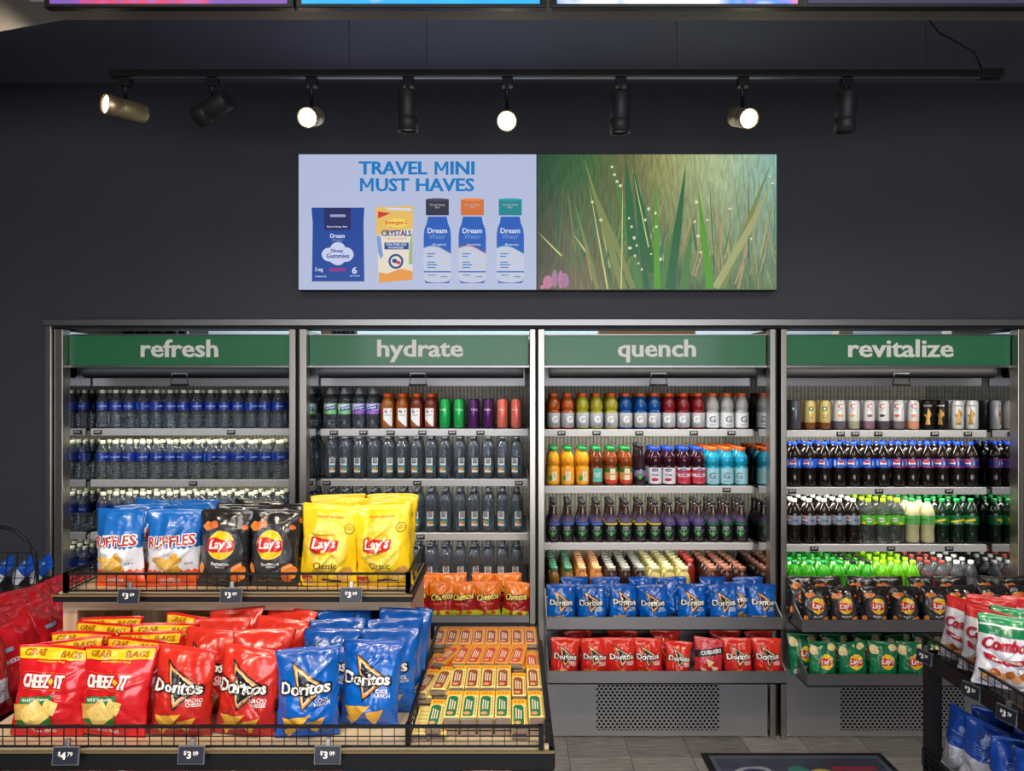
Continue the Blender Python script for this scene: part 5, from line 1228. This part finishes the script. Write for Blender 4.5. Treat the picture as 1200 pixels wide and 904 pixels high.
nz_ = N.new('ShaderNodeTexNoise'); nz_.inputs['Scale'].default_value = 7; mpn = N.new('ShaderNodeMapping'); mpn.inputs['Scale'].default_value = (2.2, 1, .7); L.new(tc.outputs['Object'], mpn.inputs[0]); L.new(mpn.outputs[0], nz_.inputs['Vector'])
fz_ = mth('ADD', zn, mth('MULTIPLY', mth('SUBTRACT', nz_.outputs['Fac'], .5), .5))
mxx = N.new('ShaderNodeMix'); mxx.data_type = 'RGBA'; L.new(mth('SMOOTH_MIN', mth('MULTIPLY', fz_, 1.1), 1.0, .1), mxx.inputs[0]); L.new(bot, mxx.inputs[6]); L.new(top, mxx.inputs[7])
n2 = N.new('ShaderNodeTexNoise'); n2.inputs['Scale'].default_value = 60; n2.inputs['Detail'].default_value = 3; mp2 = N.new('ShaderNodeMapping'); mp2.inputs['Scale'].default_value = (1.4, 1, .22); mp2.inputs['Rotation'].default_value = (0, .25, 0); L.new(tc.outputs['Object'], mp2.inputs[0]); L.new(mp2.outputs[0], n2.inputs['Vector'])
m3 = N.new('ShaderNodeMix'); m3.data_type = 'RGBA'; m3.blend_type = 'MULTIPLY'; m3.inputs[0].default_value = 1
L.new(mxx.outputs[2], m3.inputs[6]); L.new(nd_ramp(n2.outputs['Fac'], [(.3, (196, 196, 190)), (.7, (255, 255, 250))]), m3.inputs[7])
L.new(m3.outputs[2], bs.inputs['Emission Color']); bs.inputs['Emission Strength'].default_value = 1.0
child('screen_face', MB().box(.002, W2, 0, .004, 0, HH).mesh('screen_face', gm), s2)
child('screen_housing', MB().box(0, W2 + .003, .004, .05, -.004, HH + .004).mesh('screen_housing', black_metal), s2)
p = Print(); q = lambda px, py: ((px - 629) * k, (339.5 - py) * k)
def blade(x0, y0, x1, y1, wd, m, l):
    a = Vector((x1 - x0, y1 - y0)); n_ = Vector((-a.y, a.x)).normalized() * wd / 2; mid = Vector((x0, y0)) + a * .5
    f = lambda x, y: (max(630, min(909.3, x)), max(181.5, min(339, y)))
    PL('grass_picture', [f(x0 - n_.x, y0 - n_.y), f(mid.x - n_.x * .8, mid.y - n_.y * .8), f(x1, y1), f(mid.x + n_.x * .8, mid.y + n_.y * .8), f(x0 + n_.x, y0 + n_.y)], m, l)
rg = random.Random(5)
pal = [EM('blade_dark', (46, 100, 62)), EM('blade_mid', (78, 124, 70)), EM('blade_teal', (66, 112, 90)), EM('blade_olive', (124, 134, 80)), EM('blade_pale', (160, 164, 112)), EM('blade_rose', (170, 146, 110))]
for j in range(150):
    x = rg.uniform(640, 915); ln = rg.uniform(30, 110); ti = rg.uniform(-.30, .42); t_ = (x - 629) / 281
    m = rg.choice(pal[:4] if t_ < .45 else pal[2:]) if rg.random() < .8 else rg.choice(pal)
    if t_ < .3 and rg.random() < .6: continue
    y0 = rg.uniform(290, 340); blade(x, y0, x + ti * ln, max(200, y0 - ln), rg.uniform(.8, 2.2), m, 1 + j % 3)
dk = EM('blade_dark', (46, 100, 62)); md = EM('blade_mid', (78, 124, 70)); br_ = EM('blade_bright', (84, 150, 50)); ol = EM('blade_olive', (124, 134, 80)); edge = EM('blade_edge', (196, 196, 130))
for (x0, y0, x1, y1, wd, m) in [(750, 339, 715, 180, 9, md), (742, 300, 733, 175, 12, dk), (765, 320, 738, 170, 10, dk), (758, 339, 742, 200, 7, dk), (770, 339, 768, 205, 8, br_), (785, 339, 804, 192, 11, dk), (774, 339, 796, 250, 10, md), (832, 339, 817, 215, 9, br_), (730, 339, 684, 185, 9, ol), (742, 339, 700, 230, 7, ol), (700, 339, 674, 240, 5, ol), (846, 339, 906, 185, 8, ol), (838, 339, 914, 205, 10, EM('blade_pale', (160, 164, 112))), (765, 339, 780, 270, 8, EM('blade_teal', (66, 112, 90))), (800, 339, 810, 270, 9, md), (712, 339, 690, 215, 2, edge), (760, 290, 738, 183, 1.5, edge), (728, 339, 730, 200, 1.5, edge), (658, 300, 630, 272, 2, edge), (690, 300, 672, 275, 2, edge)]:
    blade(x0, y0, x1, y1, wd, m, 4 + int(x0) % 3)
dw = EM('dew', (214, 214, 170))
for (x, y) in [(717, 196), (720, 205), (723, 213), (727, 218), (704, 258), (737, 256), (740, 266), (743, 279), (738, 291), (746, 288), (744, 300), (768, 250), (756, 258), (769, 266), (816, 237), (814, 260), (829, 258), (818, 277), (821, 296), (902, 207), (905, 215), (774, 304), (763, 298), (694, 237), (760, 245), (748, 309), (752, 316), (880, 280), (855, 245)]:
    E('grass_picture', x, y, rg.uniform(1, 2.4), rg.uniform(1, 2.2), dw, 8, 10)
for (x, y, rx, ry) in [(642, 331, 6, 8), (650, 327, 3.5, 11), (657, 328, 3, 11), (662, 329, 5, 9), (636, 337, 3, 3)]:
    a, b_ = q(x, y); ry2 = min(ry, 339 - y + ry * .0 + 8); p.poly('flower_picture', [(a + rx * k * math.cos(t), max(.002, b_ + ry * k * math.sin(t))) for t in [2 * math.pi * j / 12 for j in range(12)]], EM('flower_%d' % (int(x) % 3), (186 - 14 * (int(x) % 3), 120, 150)), 8)
for pn, me in p.meshes(lambda a, b_, l: (a, -.0004 * l, b_), 'meadow'): child(pn, me, s2)
area('screen_glow', ((s1.location.x + s2.location.x + W2) / 2, DS - .02, (zs0 + zs1) / 2), (-math.pi / 2, 0, 0), 2.2, .6, 2.0, (.85, .9, 1))

# ------------------------------------------------------------------ menu screens above the soffit
for i, (x0, x1) in enumerate([(66, 340), (357, 632), (652, 930), (942, 1216)]):
    D = 2.235; a, b_ = X(x0, D), X(x1, D)
    t = thing('overhead_screen', ['dim overhead screen at the left end', 'bright cyan overhead screen, second along', 'white and blue overhead screen, third along', 'dark overhead screen at the right end'][i] + ' above the soffit', 'screen', (0, 0, 0), 0, 'screens above the soffit')
    child('bezel', MB().bbox(a - .02, b_ + .02, D - .03, D, 2.888, 3.35, .004).mesh('bezel', black_metal), t)
    m = bpy.data.materials.new('lit_menu_picture_%d' % i); m.use_nodes = True; N, L = m.node_tree.nodes, m.node_tree.links; bs = N['Principled BSDF']; bs.inputs['Base Color'].default_value = (.01, .01, .01, 1)
    tc = N.new('ShaderNodeTexCoord'); nz_ = N.new('ShaderNodeTexNoise'); nz_.inputs['Scale'].default_value = 5; L.new(tc.outputs['Object'], nz_.inputs['Vector'])
    c_ = nd_ramp(nz_.outputs['Fac'], [[(0, (90, 60, 140)), (.45, (120, 80, 170)), (.5, (210, 60, 90)), (.56, (40, 120, 230))], [(0, (60, 190, 240)), (.5, (30, 160, 240)), (.62, (240, 230, 250))], [(0, (250, 240, 250)), (.45, (240, 120, 160)), (.5, (60, 140, 240)), (.6, (240, 240, 255))], [(0, (20, 20, 40)), (1, (40, 40, 80))]][i])
    L.new(c_, bs.inputs['Emission Color']); bs.inputs['Emission Strength'].default_value = 1.3
    child('screen_face', MB().box(a, b_, D - .033, D - .0295, 2.8975, 3.33).mesh('screen_face', m), t)
area('menu_glow', (0, 2.17, 3.12), (-math.pi / 2, 0, 0), 2.8, .38, 3, (.8, .85, 1))

# ------------------------------------------------------------------ track and spotlights
DT = 2.75; zt = Z(88, DT)
tr = thing('light_track', 'long black lighting track hung on thin wires above the wall screens', 'track')
child('track_bar', MB().bbox(X(130, DT), X(1172, DT), DT - .018, DT + .018, zt - .010, zt + .014, .002).mesh('track_bar', black_metal), tr)
child('track_slot', MB().box(X(150, DT), X(1148, DT), DT - .006, DT + .006, zt - .012, zt - .0095).mesh('track_slot', M('grey_track_slot', (120, 124, 130), .35, .6)), tr)
for px in (176, 409, 500, 793, 1085): child('hanging_wire', MB().tube([(X(px, DT), DT, zt + .01), (X(px, DT), DT, ZC)], .0013, 5).mesh('hanging_wire', M('steel_wire', (110, 110, 116), .4, .5)), tr)
child('feed_box', MB().bbox(X(1148, DT), X(1173, DT), DT - .02, DT + .02, zt - .014, zt + .018, .003).mesh('feed_box', black_metal), tr)
child('power_cord', MB().tube([(X(x_, DT), DT, Z(y_, DT)) for x_, y_ in ((1087, -18), (1087, 22), (1100, 38), (1122, 50), (1142, 62), (1150, 80))], .003, 6).mesh('power_cord', black_metal), tr)
brass = M('satin_nickel', (190, 172, 132), .38, .8); dark_can = M('dark_nickel', (52, 50, 52), .5, .4)
lamp_on = M('lit_lamp_lens', (255, 236, 190), emit=30.0); lamp_off = M('unlit_lamp_lens', (60, 58, 56), .2)
LS = [(147, 128, (-.6, -.8, -.03), True, 'lit spotlight aimed sideways at the left end of the track'),
      (249, 127, (-.85, .3, -.35), False, 'dark tilted spotlight, second from the left on the track'),
      (365, 137, (0, -1, -.42), True, 'lit spotlight facing forward above the left wall screen edge'),
      (478, 130, (.0, .12, -1), False, 'dark downward spotlight between the first two forward-facing lit ones'),
      (594, 141, (0, -1, -.42), True, 'lit spotlight facing forward above the join of the wall screens'),
      (727, 132, (.0, .12, -1), False, 'dark downward spotlight above the grass wall screen'),
      (870, 138, (.12, -1, -.42), True, 'lit spotlight facing forward above the right end of the grass screen'),
      (991, 131, (.0, .12, -1), False, 'dark downward spotlight at the right end of the track')]
for i, (px, py, d, on, lab) in enumerate(LS):
    cxp, czp = X(px, DT), Z(py, DT); d = Vector(d).normalized()
    t = thing('spotlight', lab, 'spotlight', (cxp, DT, czp), 0, 'spotlights on the track')
    Rm = d.to_track_quat('Z', 'Y').to_matrix().to_4x4()
    r_ = .036; ln = .15 if abs(d.y) < .9 else .13
    off = Matrix.Translation((0, 0, -ln / 2))
    prof = [(r_ * .7, 0), (r_ * .95, .002), (r_, .006), (r_, ln * .62), (r_ * .97, ln * .63), (r_ * .97, ln * .66), (r_, ln * .67), (r_ * 1.04, ln), (r_ * .92, ln), (r_ * .88, ln - .012)]
    child('can', MB().lathe(prof, 24, mat=Rm @ off).mesh('can', brass if on else dark_can), t)
    child('lens', MB().lathe([(r_ * .9, ln - .012), (r_ * .88, ln - .008), (r_ * .5, ln - .006), (0, ln - .005)], 20, mat=Rm @ off).mesh('lens', lamp_on if on else lamp_off), t)
    sx = {147: 0}.get(px, 0)
    child('stem', MB().tube([(sx, 0, r_ * .6 if abs(d.z) < .8 else ln * .4), (sx, 0, zt - czp - .03)], .007, 8).mesh('stem', black_metal), t)
    child('track_adapter', MB().bbox(sx - .018, sx + .022, -.016, .016, zt - czp - .045, zt - czp - .012, .002).mesh('track_adapter', black_metal), t)
    if on:
        l = bpy.data.lights.new('spotlight_beam', 'SPOT'); l.energy = 45 if i else 25; l.color = WARM; l.spot_size = math.radians(75); l.spot_blend = .6; l.shadow_soft_size = .03
        lo = bpy.data.objects.new('spotlight_beam', l); C.objects.link(lo); lo.location = Vector((cxp, DT, czp)) + d * (ln / 2 + .02); lo.rotation_euler = (-d).to_track_quat('Z', 'Y').to_euler()

# ------------------------------------------------------------------ floor mat
Dm0 = 1.75 * FP / (885 - HY); xa, xb = X(821, Dm0), X(1032, Dm0)
mt = thing('floor_mat', 'floor mat with dark border and faded advert print by the coolers', 'mat')
child('mat_border', MB().bbox(xa, xb, Dm0 - .62, Dm0, .001, .010, .003).mesh('mat_border', M('black_rubber', (22, 22, 26), .6)), mt)
mm = ramp_mat('mat_print', [(0, (60, 66, 90)), (.2, (56, 52, 70)), (.4, (92, 50, 62)), (.55, (70, 90, 90)), (.7, (50, 58, 90)), (1, (40, 60, 110))], .35, .2, 'object', interp='LINEAR', nz=(1.4, 5))
child('mat_face', MB().box(xa + .03, xb - .03, Dm0 - .59, Dm0 - .03, .010, .0112).mesh('mat_face', M('mat_slate_blue', (84, 96, 118), .35)), mt)
child('mat_picture', MB().box(xa + .05, xb - .05, Dm0 - .57, Dm0 - .055, .0112, .0118).mesh('mat_picture', mm), mt)
p = Print()
p.ell('printed_shapes', .20, .41, .10, .07, M('mat_pale_print', (150, 156, 170), .4), 1, 16, seed=2); p.ell('printed_shapes', .20, .40, .07, .05, M('mat_navy_print', (40, 50, 90), .4), 2, 14)
p.ell('printed_shapes', .50, .40, .06, .05, M('mat_yellow_print', (170, 150, 60), .4), 1, 12); p.ell('printed_shapes', .40, .42, .05, .06, M('mat_teal_print', (60, 120, 110), .4), 1, 12)
p.rect('printed_shapes', .56, .76, .44, .47, M('mat_red_print', (150, 50, 60), .4), 1); p.ell('printed_shapes', .67, .38, .04, .04, M('mat_blue_print', (60, 110, 160), .4), 1, 12)
for pn, me in p.meshes(lambda a, b_, l: (xa + a, Dm0 - .60 + b_, .0120 + .0003 * l), 'mat'): child(pn, me, mt)

# ------------------------------------------------------------------ stock room pieces glimpsed through the slit
def slit(name, px0, px1, y, z0_, z1_, col, lab, cat):
    o = obj(name, MB().bbox(X(px0, y), X(px1, y), y, y + .12, z0_, z1_, .004).mesh(name, M(name + '_paint_%d' % px0, col, .6))); tag(o, lab, cat); return o
slit('storage_carton', 76, 143, 5.2, 0, 2.5, (190, 180, 140), 'tall beige panel in the stock room behind the refresh sign', 'panel')
slit('storage_carton', 702, 815, 5.2, 0, 2.5, (190, 140, 90), 'tan panel in the stock room behind the quench sign', 'panel')
slit('storage_carton', 983, 1000, 5.2, 0, 2.5, (190, 170, 140), 'narrow beige post in the stock room behind the revitalize sign', 'panel')
slit('storage_carton', 1115, 1200, 5.2, 0, 2.5, (196, 196, 180), 'grey-white panel in the stock room at the end of the revitalize sign', 'panel')
dr = thing('storage_rack', 'dark storage rack with steel posts behind the refresh sign', 'rack')
child('dark_case', MB().box(X(144, 5), X(216, 5), 5.0, 5.4, 0, 2.5).mesh('dark_case', dark_gap), dr)
for px in (156, 174, 189, 204, 216): child('post', MB().box(X(px, 4.95), X(px + 3, 4.95), 4.95, 4.98, 0, 2.5).mesh('post', ss), dr)
dr = thing('storage_rack', 'dark slatted storage rack behind the hydrate sign', 'rack')
for px in (390, 395.5, 401, 406.5, 412): child('post', MB().box(X(px, 5), X(px + 3, 5), 5.0, 5.1, 0, 2.5).mesh('post', dark_gap), dr)
child('side_post', MB().box(X(376, 5), X(388, 5), 5.0, 5.1, 0, 2.5).mesh('side_post', M('beige_post', (190, 170, 130), .6)), dr)
